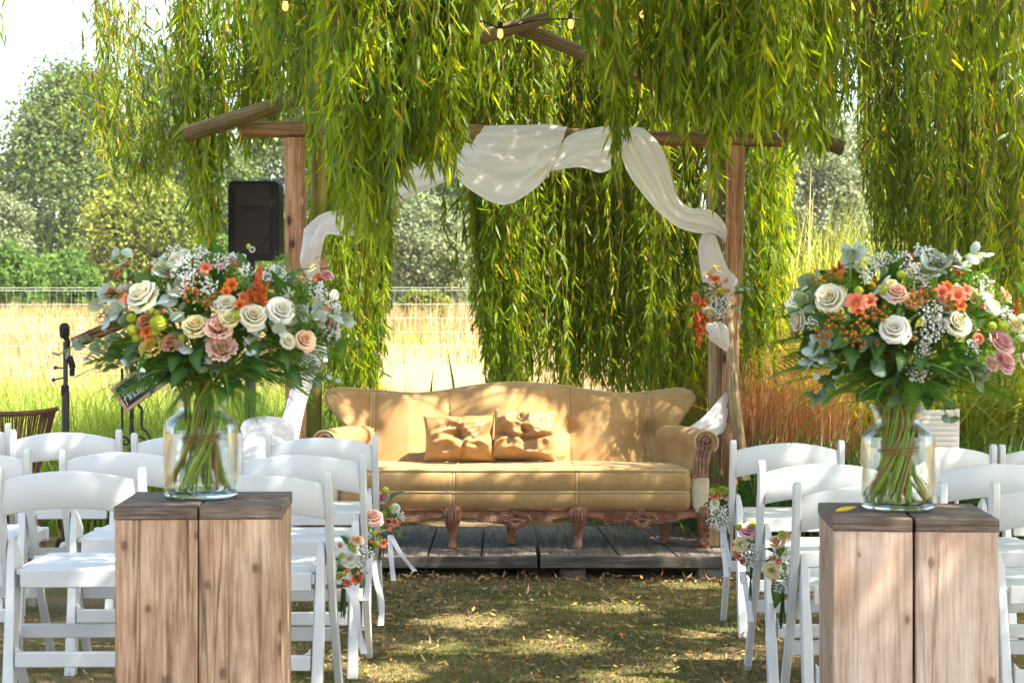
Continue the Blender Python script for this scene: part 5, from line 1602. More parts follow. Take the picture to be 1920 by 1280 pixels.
# ------------------------------------------------------------------ bouquets
def bouquet(label, vc, cpx, cpy, Yc, flowers, sprigs, fronds, leaves, seed, nstem, twist):
    rs = random.Random(seed)
    t = thing('bouquet', label, 'bouquet', (vc.x, vc.y, vc.z + .02), 0, 'bouquets in vases at the head of the aisle')
    C0 = at(cpx, cpy, Yc)
    neck = Vector((vc.x, vc.y, vc.z + .245))
    def pos(px, py, dep=None):
        p = at(px, py, Yc)
        dx, dz = (p.x - C0.x) / .33, (p.z - C0.z) / .20
        q = max(0, 1 - dx * dx - dz * dz)
        y = Yc - .21 * math.sqrt(q) if dep is None else Yc + dep
        return at(px, py, y)
    for (kind, col, px, py, rpx, *rest) in flowers:
        p = pos(px, py, rest[0] if rest else None); s = rpx * p.y / F
        d = (p - Vector((C0.x, Yc + .05, C0.z - .10))).normalized()
        d = (d + Vector((0, -.45, .10)) + Vector((rs.uniform(-.25, .25), rs.uniform(-.1, .1), rs.uniform(-.2, .2)))).normalized()
        nm = {'gypsophila': 'gypsophila', 'frothy': 'green_filler', 'berries': 'berries', 'plume': 'plume', 'pompon': 'pompon', 'bud': 'bud', 'bloom': 'bloom', 'lisianthus': 'lisianthus', 'rose': 'rose'}[kind]
        if kind == 'plume': d = (Vector((d.x * .6, -.1, 1))).normalized()
        if kind in ('rose', 'lisianthus'): d = (d + Vector((0, 0, rs.uniform(.05, .55)))).normalized(); s *= .98
        q = face(d, rs.uniform(0, 6))
        o = inst(nm, proto(kind, col), t, p, q, s)
        if kind in ('gypsophila', 'frothy'): o['kind'] = 'stuff'
    for (px0, py0, px1, py1, n, sz, col) in sprigs:
        sz *= 1.35
        sprig(t, pos(px0, py0) + Vector((0, .05, 0)), pos(px1, py1), n, sz, col, rs)
    for (px0, py0, px1, py1, dy) in fronds:
        a = at(px0, py0, Yc - .07); b = at(px1, py1, Yc + dy); L_ = (b - a).length
        inst('palm_frond', proto('frond', 'palm'), t, a, (b - a + Vector((0, 0, .25 * L_))).to_track_quat('X', 'Z') @ Euler((rs.uniform(-.7, .7), 0, 0)).to_quaternion(), L_ * 1.05)
    for (px0, py0, px1, py1, dy) in leaves:
        a = pos(px0, py0) + Vector((0, .02, 0)); b = at(px1, py1, a.y + dy); L_ = (b - a).length
        inst('broad_leaf', proto('broad_leaf', 'leaf'), t, a, (b - a).to_track_quat('X', 'Z') @ Euler((rs.uniform(-.9, .9), 0, 0)).to_quaternion(), L_)
    for k in range(64):
        a = rs.uniform(0, 2 * PI); el = rs.uniform(-.15, .75)
        p = Vector((vc.x + .05 * math.cos(a), vc.y + .05 * math.sin(a), vc.z + .262 + rs.uniform(0, .05)))
        d = Vector((math.cos(a) * math.cos(el), math.sin(a) * math.cos(el) - .1, math.sin(el)))
        inst('palm_leaflet', proto('arch_blade', 'palm'), t, p, d.to_track_quat('X', 'Z') @ Euler((rs.uniform(-.5, .5), 0, 0)).to_quaternion(), rs.uniform(.17, .36))
    for k in range(16):
        a = rs.uniform(0, 2 * PI); p = Vector((vc.x + .07 * math.cos(a), vc.y + .06 * math.sin(a), vc.z + .275 + rs.uniform(0, .07)))
        d = Vector((math.cos(a), math.sin(a) * .8, rs.uniform(-.3, .6)))
        inst('broad_leaf', proto('broad_leaf', 'leaf'), t, p, d.to_track_quat('X', 'Z') @ Euler((rs.uniform(-1, 1), 0, 0)).to_quaternion(), rs.uniform(.07, .13))
    for k in range(16):
        a = rs.uniform(0, 2 * PI); b0 = C0 + Vector((.16 * math.cos(a), .12 * math.sin(a), rs.uniform(-.10, .02)))
        sprig(t, b0, C0 + Vector((.30 * math.cos(a), .20 * math.sin(a), rs.uniform(-.15, .06))), 6, rs.uniform(.020, .030), rs.choice(['euc', 'euc2', 'euc2']), rs)
    for k in range(70):      # close the heart of the bunch
        px = cpx + rs.gauss(0, 75); py = cpy + rs.uniform(-70, 60)
        p = pos(px, py); p = p.lerp(Vector((p.x, Yc + .02, p.z)), rs.uniform(.25, .6))
        if k % 3 == 0:
            o = inst('green_filler', proto('frothy', 'sprig'), t, p, face((rs.uniform(-.4, .4), -1, .4), rs.uniform(0, 6)), rs.uniform(.028, .04)); o['kind'] = 'stuff'
        else:
            d = Vector((rs.gauss(0, 1), -.5, rs.gauss(.2, 1)))
            inst('broad_leaf', proto('broad_leaf', 'leaf' if k % 3 == 1 else 'sprig'), t, p - d.normalized() * .03, d.to_track_quat('X', 'Z') @ Euler((rs.uniform(-1, 1), 0, 0)).to_quaternion(), rs.uniform(.06, .10))
    # filling all round: leaves and small sprays, back half too
    for k in range(70):
        u = Vector((rs.gauss(0, 1), rs.gauss(0, 1), rs.gauss(.25, .8))).normalized()
        p = C0 + Vector((u.x * .27, u.y * .19, u.z * .15)) * rs.uniform(.55, .98)
        d = (u + Vector((rs.uniform(-.5, .5), rs.uniform(-.5, .5), rs.uniform(-.5, .6)))).normalized()
        inst('broad_leaf', proto('broad_leaf', 'leaf' if rs.random() < .7 else 'sprig'), t, p, d.to_track_quat('X', 'Z') @ Euler((rs.uniform(-1.2, 1.2), 0, 0)).to_quaternion(), rs.uniform(.05, .10))
    for k in range(60):
        u = Vector((rs.gauss(0, 1), rs.gauss(.45, 1) * .9, rs.gauss(.4, .6))).normalized()
        p = C0 + Vector((u.x * .28, u.y * .19, u.z * .16))
        kd, co = rs.choice([('rose', 'cream'), ('frothy', 'sprig'), ('frothy', 'sprig'), ('frothy', 'sprig'), ('gypsophila', 'gyp'), ('gypsophila', 'gyp'), ('berries', 'berry'), ('berries', 'berry'), ('pompon', 'lime'), ('lisianthus', 'yellow'), ('bloom', 'orange'), ('lisianthus', 'peach')])
        o = inst({'frothy': 'green_filler'}.get(kd, kd), proto(kd, co), t, p, face(u, rs.uniform(0, 6)), rs.uniform(.026, .040) * (.45 if kd == 'pompon' else .75 if kd in ('lisianthus', 'rose', 'bloom') else 1))
        if kd in ('gypsophila', 'frothy'): o['kind'] = 'stuff'
    # stems: bound at the neck, spreading below in the water and above into the flowers
    for k in range(nstem):
        a = rs.uniform(0, 2 * PI); rr = math.sqrt(rs.random())
        foot = Vector((vc.x + .082 * rr * math.cos(a) + twist * .006, vc.y + .082 * rr * math.sin(a), vc.z + .024 + .03 * rs.random() ** 2))
        bind = Vector((vc.x + .041 * rr * math.cos(a + 1.2) , vc.y + .041 * rr * math.sin(a + 1.2), vc.z + .15))
        nk = Vector((vc.x + .049 * rr * math.cos(a + 1.8), vc.y + .049 * rr * math.sin(a + 1.8), vc.z + .245))
        top = C0 + Vector((rs.uniform(-.22, .22), rs.uniform(-.12, .14), rs.uniform(-.06, .05)))
        mb = MB(); mb.cv = rs.random()
        mb.tube([Vector(tuple(p)) for p in catmull([foot, bind, nk, nk.lerp(top, .4) + Vector((0, 0, .02)), top], 13)], rs.uniform(.0022, .0045), 5)
        mb.build('stem', FM['stem2' if rs.random() < .16 else 'stem'], t, fix=False)
    mb = MB()
    for q in range(3): mb.tube([(vc.x + .045 * math.cos(th), vc.y + .045 * math.sin(th), vc.z + .146 + .005 * q + .004 * math.sin(th + q)) for th in np.linspace(0, 2 * PI, 24)], .0016, 4)
    mb.build('twine', FM['stem2'], t, fix=False)
    return t

Lf = [('rose', 'cream', 268, 553, 31), ('rose', 'white', 527, 582, 27), ('rose', 'cream', 474, 592, 25), ('rose', 'butter', 367, 611, 25), ('rose', 'butter', 299, 503, 15), ('rose', 'peach', 572, 637, 20),
 ('rose', 'cream', 330, 489, 17), ('rose', 'white', 345, 478, 14), ('rose', 'cream', 540, 640, 15), ('lisianthus', 'pink', 409, 613, 29), ('lisianthus', 'pink', 417, 652, 31), ('lisianthus', 'yellow', 283, 650, 25), ('lisianthus', 'bronze', 322, 642, 22),
 ('lisianthus', 'bronze', 272, 602, 19), ('rose', 'butter', 430, 597, 19), ('rose', 'cream', 425, 569, 19), ('rose', 'cream', 408, 573, 14), ('bloom', 'orange', 275, 622, 14),
 ('pompon', 'lime', 247, 596, 10), ('pompon', 'lime', 261, 582, 7), ('pompon', 'lime', 283, 582, 8), ('pompon', 'lime', 249, 619, 12), ('pompon', 'lime', 256, 634, 9), ('pompon', 'lime', 297, 606, 17), ('pompon', 'lime', 292, 622, 9), ('pompon', 'lime', 341, 633, 7), ('pompon', 'lime', 276, 575, 7), ('pompon', 'lime', 443, 592, 13), ('pompon', 'lime', 295, 586, 6),
 ('bloom', 'orange', 434, 534, 15), ('bloom', 'orange', 424, 547, 12), ('bloom', 'coral', 456, 557, 12), ('bloom', 'orange', 450, 572, 13), ('bloom', 'coral', 385, 503, 14), ('bloom', 'coral', 237, 561, 13), ('bud', 'coral', 308, 583, 8), ('bloom', 'coral', 320, 515, 9), ('bloom', 'mauve', 412, 500, 10),
 ('plume', 'rust', 480, 566, 66), ('plume', 'rust', 492, 574, 36), ('plume', 'orange', 462, 572, 28), ('bud', 'lime', 466, 463, 9, 0.0),
 ('berries', 'berry', 358, 548, 24), ('berries', 'bronze', 388, 558, 22), ('berries', 'berry', 398, 575, 17), ('berries', 'berry', 236, 503, 18), ('berries', 'berry', 224, 517, 15), ('berries', 'berry', 212, 548, 16), ('berries', 'berry', 228, 553, 13), ('berries', 'bronze', 370, 570, 17), ('berries', 'berry', 440, 500, 14),
 ('gypsophila', 'gyp', 338, 508, 26), ('gypsophila', 'gyp', 362, 500, 26), ('gypsophila', 'gyp', 390, 541, 22), ('gypsophila', 'gyp', 415, 497, 20), ('gypsophila', 'gyp', 502, 517, 22), ('gypsophila', 'gyp', 355, 525, 22), ('gypsophila', 'gyp', 328, 478, 20), ('gypsophila', 'gyp', 538, 552, 14), ('gypsophila', 'gyp', 460, 510, 18), ('gypsophila', 'gyp', 375, 478, 18), ('gypsophila', 'gyp', 345, 545, 16), ('gypsophila', 'gyp', 433, 490, 16),
 ('frothy', 'sprig', 436, 518, 22), ('frothy', 'sprig', 392, 490, 22), ('frothy', 'sprig', 457, 540, 20), ('frothy', 'sprig', 545, 560, 24), ('frothy', 'sprig', 565, 545, 22), ('frothy', 'sprig', 360, 482, 20), ('frothy', 'sprig', 505, 548, 20), ('frothy', 'sprig', 305, 525, 18), ('frothy', 'sprig', 530, 490, 20), ('frothy', 'sprig', 575, 600, 22), ('frothy', 'sprig', 442, 680, 15), ('frothy', 'sprig', 420, 695, 13), ('frothy', 'sprig', 555, 585, 20)]
Ls = [(320, 560, 310, 515, 9, .032, 'euc'), (330, 580, 318, 560, 6, .032, 'euc'), (250, 520, 212, 485, 5, .030, 'euc'), (240, 590, 190, 565, 6, .030, 'euc'), (260, 610, 200, 600, 7, .028, 'euc'), (340, 615, 325, 600, 5, .028, 'euc'),
 (480, 600, 465, 650, 7, .030, 'euc'), (500, 600, 480, 630, 6, .028, 'euc'), (530, 620, 600, 605, 8, .028, 'euc'), (590, 620, 655, 602, 9, .026, 'euc'), (560, 640, 520, 625, 5, .028, 'euc'), (420, 720, 390, 690, 6, .024, 'euc2'), (560, 690, 600, 720, 7, .024, 'euc2'), (350, 660, 345, 655, 4, .03, 'euc'),
 (220, 655, 112, 664, 8, .021, 'euc2'), (240, 650, 160, 672, 7, .022, 'euc'), (250, 650, 205, 690, 6, .03, 'euc2'), (580, 610, 612, 590, 5, .024, 'euc')]
Lfr = [(395, 710, 185, 705, -.05), (390, 712, 232, 760, -.1), (395, 715, 290, 745, -.15), (415, 712, 470, 790, -.15), (420, 708, 560, 755, -.06), (425, 705, 625, 700, .0), (420, 705, 600, 735, .06), (405, 715, 400, 790, -.18), (400, 712, 330, 780, -.14), (425, 700, 640, 665, .05), (400, 705, 250, 690, -.12), (395, 700, 320, 700, -.18), (420, 702, 520, 705, -.16)]
Ll = [(520, 575, 518, 505, 0), (450, 510, 452, 468, .02), (390, 600, 380, 582, -.03), (470, 640, 480, 665, -.05), (300, 660, 250, 690, -.04), (350, 690, 320, 720, -.05), (260, 640, 225, 700, 0), (470, 680, 500, 700, -.04), (375, 650, 365, 690, -.06), (520, 660, 545, 690, -.02), (440, 720, 425, 735, -.05), (330, 665, 320, 690, -.05)]
bouquet('lush bouquet with cream roses, pink lisianthus and an upright orange plume in the left vase', cl, 412, 608, 5.03, Lf, Ls, Lfr, Ll, 1, 46, -1)
Rf = [('rose', 'cream', 1555, 560, 28), ('rose', 'white', 1676, 617, 28), ('rose', 'cream', 1795, 607, 26), ('rose', 'pink', 1680, 548, 21), ('rose', 'butter', 1670, 535, 14), ('rose', 'cream', 1862, 577, 16), ('rose', 'butter', 1905, 610, 16), ('rose', 'butter', 1925, 680, 20),
 ('lisianthus', 'mauve', 1877, 640, 29), ('lisianthus', 'mauve', 1884, 678, 27), ('lisianthus', 'pink', 1860, 682, 18), ('bloom', 'coral', 1605, 568, 23), ('bloom', 'coral', 1630, 565, 17), ('bloom', 'orange', 1612, 578, 16), ('bloom', 'coral', 1795, 555, 19), ('bloom', 'coral', 1765, 548, 16), ('bloom', 'orange', 1800, 573, 14), ('bloom', 'coral', 1812, 545, 14), ('bloom', 'orange', 1775, 538, 13), ('rose', 'coral', 1834, 635, 11), ('bud', 'coral', 1842, 575, 9),
 ('pompon', 'lime', 1658, 545, 12), ('pompon', 'lime', 1730, 497, 9), ('pompon', 'lime', 1690, 515, 9), ('pompon', 'lime', 1610, 545, 9), ('pompon', 'lime', 1880, 612, 11), ('pompon', 'lime', 1860, 612, 9),
 ('berries', 'berry', 1565, 600, 20), ('berries', 'berry', 1545, 630, 20), ('berries', 'berry', 1590, 625, 19), ('berries', 'berry', 1625, 600, 22), ('berries', 'berry', 1650, 590, 20), ('berries', 'berry', 1610, 640, 18), ('berries', 'berry', 1710, 562, 24), ('berries', 'berry', 1735, 555, 18), ('berries', 'berry', 1705, 630, 15), ('berries', 'berry', 1645, 650, 15), ('berries', 'berry', 1530, 522, 16), ('berries', 'berry', 1560, 518, 14),
 ('gypsophila', 'gyp', 1640, 495, 20), ('gypsophila', 'gyp', 1660, 490, 18), ('gypsophila', 'gyp', 1695, 492, 22), ('gypsophila', 'gyp', 1730, 478, 24), ('gypsophila', 'gyp', 1755, 490, 20), ('gypsophila', 'gyp', 1625, 520, 16), ('gypsophila', 'gyp', 1745, 590, 26), ('gypsophila', 'gyp', 1740, 625, 26), ('gypsophila', 'gyp', 1730, 655, 18), ('gypsophila', 'gyp', 1765, 610, 18), ('gypsophila', 'gyp', 1820, 650, 20), ('gypsophila', 'gyp', 1885, 590, 18), ('gypsophila', 'gyp', 1490, 560, 15), ('gypsophila', 'gyp', 1525, 605, 14), ('gypsophila', 'gyp', 1715, 510, 18),
 ('frothy', 'sprig', 1820, 520, 24), ('frothy', 'sprig', 1850, 535, 24), ('frothy', 'sprig', 1560, 525, 22), ('frothy', 'sprig', 1585, 530, 20), ('frothy', 'sprig', 1830, 560, 20), ('frothy', 'sprig', 1880, 560, 22), ('frothy', 'sprig', 1545, 590, 18), ('frothy', 'sprig', 1700, 530, 18), ('frothy', 'sprig', 1780, 580, 18), ('plume', 'rust', 1790, 500, 24), ('plume', 'rust', 1900, 590, 30)]
Rs = [(1600, 540, 1597, 478, 12, .034, 'euc'), (1760, 540, 1775, 498, 9, .034, 'euc'), (1740, 540, 1745, 515, 7, .032, 'euc'), (1790, 530, 1800, 505, 6, .03, 'euc'), (1780, 520, 1850, 480, 6, .026, 'euc'), (1560, 570, 1500, 540, 6, .030, 'euc2'), (1550, 590, 1490, 585, 5, .030, 'euc2'), (1560, 660, 1535, 660, 7, .034, 'euc'), (1575, 690, 1520, 680, 7, .034, 'euc'), (1590, 720, 1530, 745, 9, .030, 'euc2'), (1690, 700, 1680, 745, 7, .034, 'euc2'), (1780, 690, 1840, 715, 8, .030, 'euc'), (1760, 730, 1775, 785, 7, .026, 'euc2'), (1650, 560, 1655, 555, 4, .03, 'euc'), (1600, 640, 1650, 680, 5, .036, 'euc2'), (1850, 590, 1835, 560, 5, .026, 'euc')]
Rfr = [(1690, 705, 1470, 730, .0), (1690, 700, 1490, 700, -.05), (1685, 710, 1560, 770, -.12), (1700, 705, 1640, 770, -.18), (1700, 705, 1760, 760, -.16), (1710, 700, 1880, 730, .0), (1705, 700, 1830, 700, -.12), (1705, 705, 1870, 765, -.03), (1690, 700, 1470, 670, .04), (1690, 700, 1480, 620, .1), (1700, 700, 1700, 780, -.18), (1690, 705, 1600, 720, -.15), (1700, 700, 1780, 690, -.18), (1715, 700, 1915, 700, .05), (1685, 700, 1540, 690, -.1)]
Rl = [(1630, 640, 1650, 690, -.04), (1780, 650, 1838, 665, -.03), (1760, 660, 1815, 690, -.05), (1600, 630, 1560, 650, -.03), (1700, 580, 1730, 590, -.03), (1590, 650, 1600, 690, -.04), (1690, 660, 1690, 690, -.05), (1740, 690, 1780, 700, -.05), (1820, 600, 1860, 585, 0), (1840, 590, 1900, 560, .05), (1660, 640, 1640, 670, -.05), (1720, 660, 1730, 690, -.06), (1550, 640, 1520, 660, 0), (1690, 575, 1685, 600, -.03)]
bouquet('lush bouquet with cream roses, red berries and a silvery eucalyptus spire in the right vase', cr, 1695, 606, 5.06, Rf, Rs, Rfr, Rl, 2, 70, 0)
# fallen yellow leaf on the right plinth
mb = MB(); rows = []
for i in range(7):
    t = i / 6; w = .011 * math.sin(PI * min(.98, t * .9 + .08)); rows.append([(t * .055 - .03, -w, .003 + .003 * t), (t * .055 - .03, 0, .001), (t * .055 - .03, w, .004)])
mb.grid(rows)
c = at(1588, 945, 5.03); M['yellow_leaf'] = plain('yellow_leaf', (.78, .52, .02), .5)
o = mb.build('yellow_leaf', M['yellow_leaf'], fix=False); o.location = (c.x, 5.02, PRz + .001); o.rotation_euler = (.35, -.15, .2); o.location.z += .004
tag(o, 'bright yellow fallen leaf on the right plinth beside the vase', 'leaf')

# ------------------------------------------------------------------ posies on the chairs and posts
M['ribbon'] = plain('satin_ribbon', (.80, .80, .86), .4, .4, .03)
def ribbon(parent, pts, w=.011, name='ribbon'):
    mb = MB(); P = catmull([tuple(p) for p in pts], 14); rows = []
    for i, p in enumerate(P):
        a = .5 * math.sin(i * .5)
        rows.append([(p[0] - w * math.cos(a), p[1] - w * math.sin(a), p[2]), (p[0], p[1] - .001, p[2]), (p[0] + w * math.cos(a), p[1] + w * math.sin(a), p[2])])
    mb.grid(rows); return mb.build(name, M['ribbon'], parent, fix=False)
def posy(label, group, Yd, items, leaves, stems, ribs, seed):
    rs = random.Random(seed)
    px0 = sum(i[2] for i in items) / len(items); py0 = sum(i[3] for i in items) / len(items)
    c = at(px0, py0, Yd)
    t = thing('posy', label, 'posy', c, 0, group)
    for (kind, col, px, py, rpx) in items:
        p = at(px, py, Yd - .02 - .02 * rs.random()); s = rpx * Yd / F
        d = Vector((p.x - c.x, -.06, p.z - c.z + .015)).normalized()
        o = inst({'frothy': 'green_filler'}.get(kind, kind), proto(kind, col), t, p, face(d, rs.uniform(0, 6)), s)
        if kind in ('gypsophila', 'frothy'): o['kind'] = 'stuff'
    for k in range(12):
        a = rs.uniform(0, 6.28); rr = rs.random()
        p = c + Vector((.03 * rr * math.cos(a), rs.uniform(-.005, .03), .04 * rr * math.sin(a)))
        inst('leaf', proto('broad_leaf', 'leaf' if rs.random() < .6 else 'sprig'), t, p, Vector((math.cos(a), rs.uniform(-.6, .4), math.sin(a))).to_track_quat('X', 'Z'), rs.uniform(.03, .055))
    for (a, b, cx2, d) in leaves:
        p = at(a, b, Yd - .02); q = at(cx2, d, Yd - .03)
        inst('leaf', proto('broad_leaf', 'leaf'), t, p, (q - p).to_track_quat('X', 'Z') @ Euler((.5, 0, 0)).to_quaternion(), (q - p).length)
    if stems:
        (a, b, c2, d) = stems
        for k in range(6):
            mb = MB(); mb.cv = rs.random() * .5
            mb.tube([at(a + rs.uniform(-3, 3), b, Yd), at(c2 + rs.uniform(-6, 6), d + rs.uniform(-14, 6), Yd + rs.uniform(-.01, .01))], .0022, 4); mb.build('stem', FM['leaf'], t, fix=False)
    for r_ in ribs: ribbon(t, [at(a, b, Yd - .015 + .01 * i) for i, (a, b) in enumerate(r_)])
    return t
GP = 'posies tied to the aisle chairs'
posy('posy with a white rose and orange alstroemeria on the nearest left aisle chair', GP, 6.18, [('rose', 'white', 656, 1047, 18), ('bloom', 'coral', 668, 1082, 16), ('bloom', 'coral', 651, 1090, 11), ('bud', 'orange', 651, 1068, 9), ('bud', 'coral', 638, 1022, 9), ('lisianthus', 'peach', 670, 1012, 14), ('gypsophila', 'gyp', 683, 1042, 19), ('gypsophila', 'gyp', 679, 1058, 14), ('pompon', 'lime', 658, 1023, 7), ('pompon', 'lime', 641, 1041, 6), ('pompon', 'lime', 635, 1080, 7), ('pompon', 'lime', 645, 1075, 6), ('pompon', 'lime', 663, 1030, 6), ('frothy', 'sprig', 640, 1060, 14), ('frothy', 'sprig', 652, 1012, 12)],
     [(660, 1070, 688, 1098), (650, 1020, 640, 1000), (640, 1070, 620, 1080)], (645, 1085, 644, 1160), [[(640, 1100), (655, 1104), (668, 1130), (672, 1180), (683, 1225)], [(655, 1104), (668, 1140), (664, 1190)]], 1)
posy('posy with a large pale pink rose on the second left aisle chair', GP, 7.05, [('rose', 'pink', 699, 970, 18), ('lisianthus', 'pink', 710, 978, 9), ('bloom', 'coral', 718, 1018, 10), ('bud', 'orange', 696, 1015, 8), ('bud', 'coral', 686, 1007, 6), ('pompon', 'lime', 678, 996, 9), ('pompon', 'lime', 690, 989, 6), ('pompon', 'lime', 683, 973, 6), ('pompon', 'lime', 701, 999, 6), ('pompon', 'lime', 706, 1020, 7), ('frothy', 'sprig', 690, 1005, 14), ('bud', 'orange', 711, 998, 6)],
     [(705, 1010, 724, 988), (695, 1015, 695, 1042)], (696, 1020, 690, 1075), [[(694, 1045), (692, 1080), (686, 1125)], [(700, 1050), (706, 1090), (716, 1130), (714, 1172)]], 2)
posy('posy with a mauve flower and flying ribbons on the far left aisle chair', GP, 8.15, [('lisianthus', 'mauve', 718, 933, 14), ('pompon', 'lime', 723, 919, 7), ('bloom', 'coral', 740, 978, 11), ('bud', 'coral', 731, 990, 9), ('rose', 'white', 742, 952, 9), ('gypsophila', 'gyp', 750, 968, 12), ('frothy', 'sprig', 727, 960, 14), ('pompon', 'lime', 732, 952, 5), ('pompon', 'lime', 720, 962, 6), ('frothy', 'sprig', 737, 965, 12)],
     [(728, 950, 749, 916), (740, 960, 752, 972), (742, 990, 754, 1008)], (716, 1000, 714, 1050), [[(731, 1003), (733, 1040), (738, 1088)], [(732, 1002), (752, 1038), (778, 1070)]], 3)
posy('posy with a peach rose, cream rose and white sprays on the nearest right aisle chair', GP, 6.06, [('lisianthus', 'peach', 1457, 1015, 17), ('rose', 'peach', 1473, 1005, 12), ('rose', 'butter', 1448, 1068, 17), ('pompon', 'lime', 1466, 1000, 7), ('bud', 'orange', 1447, 1047, 8), ('bloom', 'coral', 1460, 1052, 8), ('gypsophila', 'gyp', 1470, 1068, 18), ('gypsophila', 'gyp', 1476, 1085, 17), ('gypsophila', 'gyp', 1460, 1098, 13), ('gypsophila', 'gyp', 1486, 1075, 12), ('bud', 'orange', 1463, 1033, 6), ('bud', 'coral', 1449, 1087, 6), ('frothy', 'sprig', 1470, 1035, 15), ('frothy', 'sprig', 1452, 1035, 13)],
     [(1475, 1050, 1502, 1062), (1450, 1085, 1460, 1140), (1450, 1035, 1430, 1025), (1490, 1080, 1499, 1110)], (1470, 1100, 1466, 1172), [[(1470, 1112), (1485, 1100), (1497, 1130), (1500, 1160)], [(1450, 1130), (1442, 1190), (1448, 1255)]], 4)
posy('posy with a pink rose, cream rose and white sprays on the second right aisle chair', GP, 6.92, [('rose', 'mauve', 1403, 995, 17), ('pompon', 'lime', 1412, 984, 8), ('pompon', 'lime', 1386, 986, 6), ('rose', 'butter', 1388, 1020, 14), ('bloom', 'orange', 1420, 1016, 7), ('gypsophila', 'gyp', 1408, 1035, 20), ('gypsophila', 'gyp', 1400, 1050, 15), ('gypsophila', 'gyp', 1415, 1048, 15), ('lisianthus', 'coral', 1388, 1042, 12), ('lisianthus', 'coral', 1395, 1052, 10), ('bud', 'orange', 1375, 1020, 6), ('frothy', 'sprig', 1410, 1012, 13)],
     [(1405, 1015, 1420, 1020), (1390, 1000, 1380, 985)], (1408, 1062, 1410, 1120), [[(1392, 1070), (1400, 1110), (1408, 1165)], [(1390, 1070), (1394, 1095)]], 5)
posy('posy with lime green heads above white and pink sprays on the far right aisle chair', GP, 8.05, [('frothy', 'sprig', 1342, 912, 12), ('pompon', 'lime', 1337, 921, 8), ('pompon', 'lime', 1361, 922, 9), ('lisianthus', 'lime', 1355, 918, 11), ('bloom', 'coral', 1340, 930, 12), ('bloom', 'peach', 1357, 930, 11), ('rose', 'cream', 1340, 943, 9), ('gypsophila', 'gyp', 1345, 960, 19), ('gypsophila', 'gyp', 1358, 962, 19), ('gypsophila', 'gyp', 1338, 978, 14), ('gypsophila', 'gyp', 1352, 980, 16), ('berries', 'mauve', 1338, 965, 12), ('berries', 'mauve', 1346, 980, 10)],
     [(1364, 945, 1366, 970)], (1366, 985, 1362, 1030), [[(1354, 985), (1356, 1020), (1362, 1080)], [(1356, 985), (1362, 1030), (1368, 1062)]], 6)
GA = 'flower arrangements on the arch posts'
posy('arrangement with orange and pink blooms on the left arch post', GA, 10.22, [('bloom', 'orange', 600, 524, 15), ('lisianthus', 'orange', 596, 527, 12), ('lisianthus', 'mauve', 614, 516, 14), ('lisianthus', 'pink', 606, 495, 12), ('rose', 'butter', 583, 500, 11), ('pompon', 'lime', 615, 484, 6), ('frothy', 'sprig', 590, 545, 22), ('frothy', 'sprig', 605, 542, 18), ('frothy', 'sprig', 578, 550, 18), ('rose', 'white', 627, 553, 10), ('gypsophila', 'gyp', 624, 570, 14), ('bloom', 'orange', 590, 577, 14), ('rose', 'cream', 609, 575, 10), ('frothy', 'sprig', 600, 560, 18), ('gypsophila', 'gyp', 605, 565, 12)],
     [(590, 490, 598, 480), (610, 560, 632, 590), (618, 540, 632, 532)], None, [[(606, 600), (608, 640), (611, 678)]], 7)
posy('arrangement with coral blooms, berries and a rust plume on the right arch post', GA, 10.18, [('bloom', 'peach', 1330, 515, 14), ('rose', 'butter', 1342, 503, 9), ('bloom', 'orange', 1340, 525, 12), ('bud', 'coral', 1361, 526, 8), ('bud', 'coral', 1363, 545, 8), ('bud', 'coral', 1350, 535, 7), ('pompon', 'lime', 1352, 546, 8), ('lisianthus', 'coral', 1306, 560, 13), ('bloom', 'orange', 1320, 572, 12), ('lisianthus', 'yellow', 1326, 563, 9), ('rose', 'cream', 1331, 585, 13), ('gypsophila', 'gyp', 1356, 570, 16), ('gypsophila', 'gyp', 1350, 585, 14), ('gypsophila', 'gyp', 1360, 557, 12), ('frothy', 'sprig', 1330, 545, 18), ('berries', 'berry', 1342, 550, 13), ('frothy', 'sprig', 1318, 545, 14)],
     [(1365, 578, 1392, 580), (1330, 540, 1312, 528), (1340, 565, 1338, 580), (1345, 590, 1330, 604), (1335, 545, 1315, 555), (1375, 555, 1400, 545)], None, [], 8)
tp = [o for o in bpy.data.objects if o.name.startswith('posy') and o.parent is None][-1]
o = inst('plume', proto('plume', 'rust'), tp, at(1313, 585, 10.17), face((-.05, -.1, -1), 0), 62 * 10.17 / F)
sprig(tp, at(1365, 560, 10.17), at(1408, 540, 10.15), 8, .035, 'euc2', random.Random(4))
# ------------------------------------------------------------------ loudspeaker on its stand
M['black_plastic'] = plain('black_plastic', (.010, .010, .010), .5, .25, .2, 60, .1)
M['black_metal'] = plain('black_metal', (.02, .018, .018), .35, .5, .2, 40)
def grille_mat():
    t = NT('perforated_grille')
    vo = t.a("TexVoronoi"); vo.inputs['Scale'].default_value = 150; vo.inputs['Randomness'].default_value = 0.0
    t.l.new(t.coord(), vo.inputs['Vector'])
    col = t.ramp(vo.outputs['Distance'], [(.25, (.012, .009, .009)), (.4, (.06, .046, .045))])
    return t.done(t.principled(col, .7, .15))
M['grille'] = grille_mat()
M['logo_white'] = plain('logo_white', (.75, .75, .72), .5)
Ys = 11.5
c0 = at(475, 488, Ys); c1 = at(475, 339, Ys)
sp = thing('loudspeaker', 'black loudspeaker with perforated grille on a stand behind the left bouquet', 'loudspeaker', (c0.x, Ys, c0.z))
hw = .147; hh = c1.z - c0.z; yb = Ys
mb = MB()
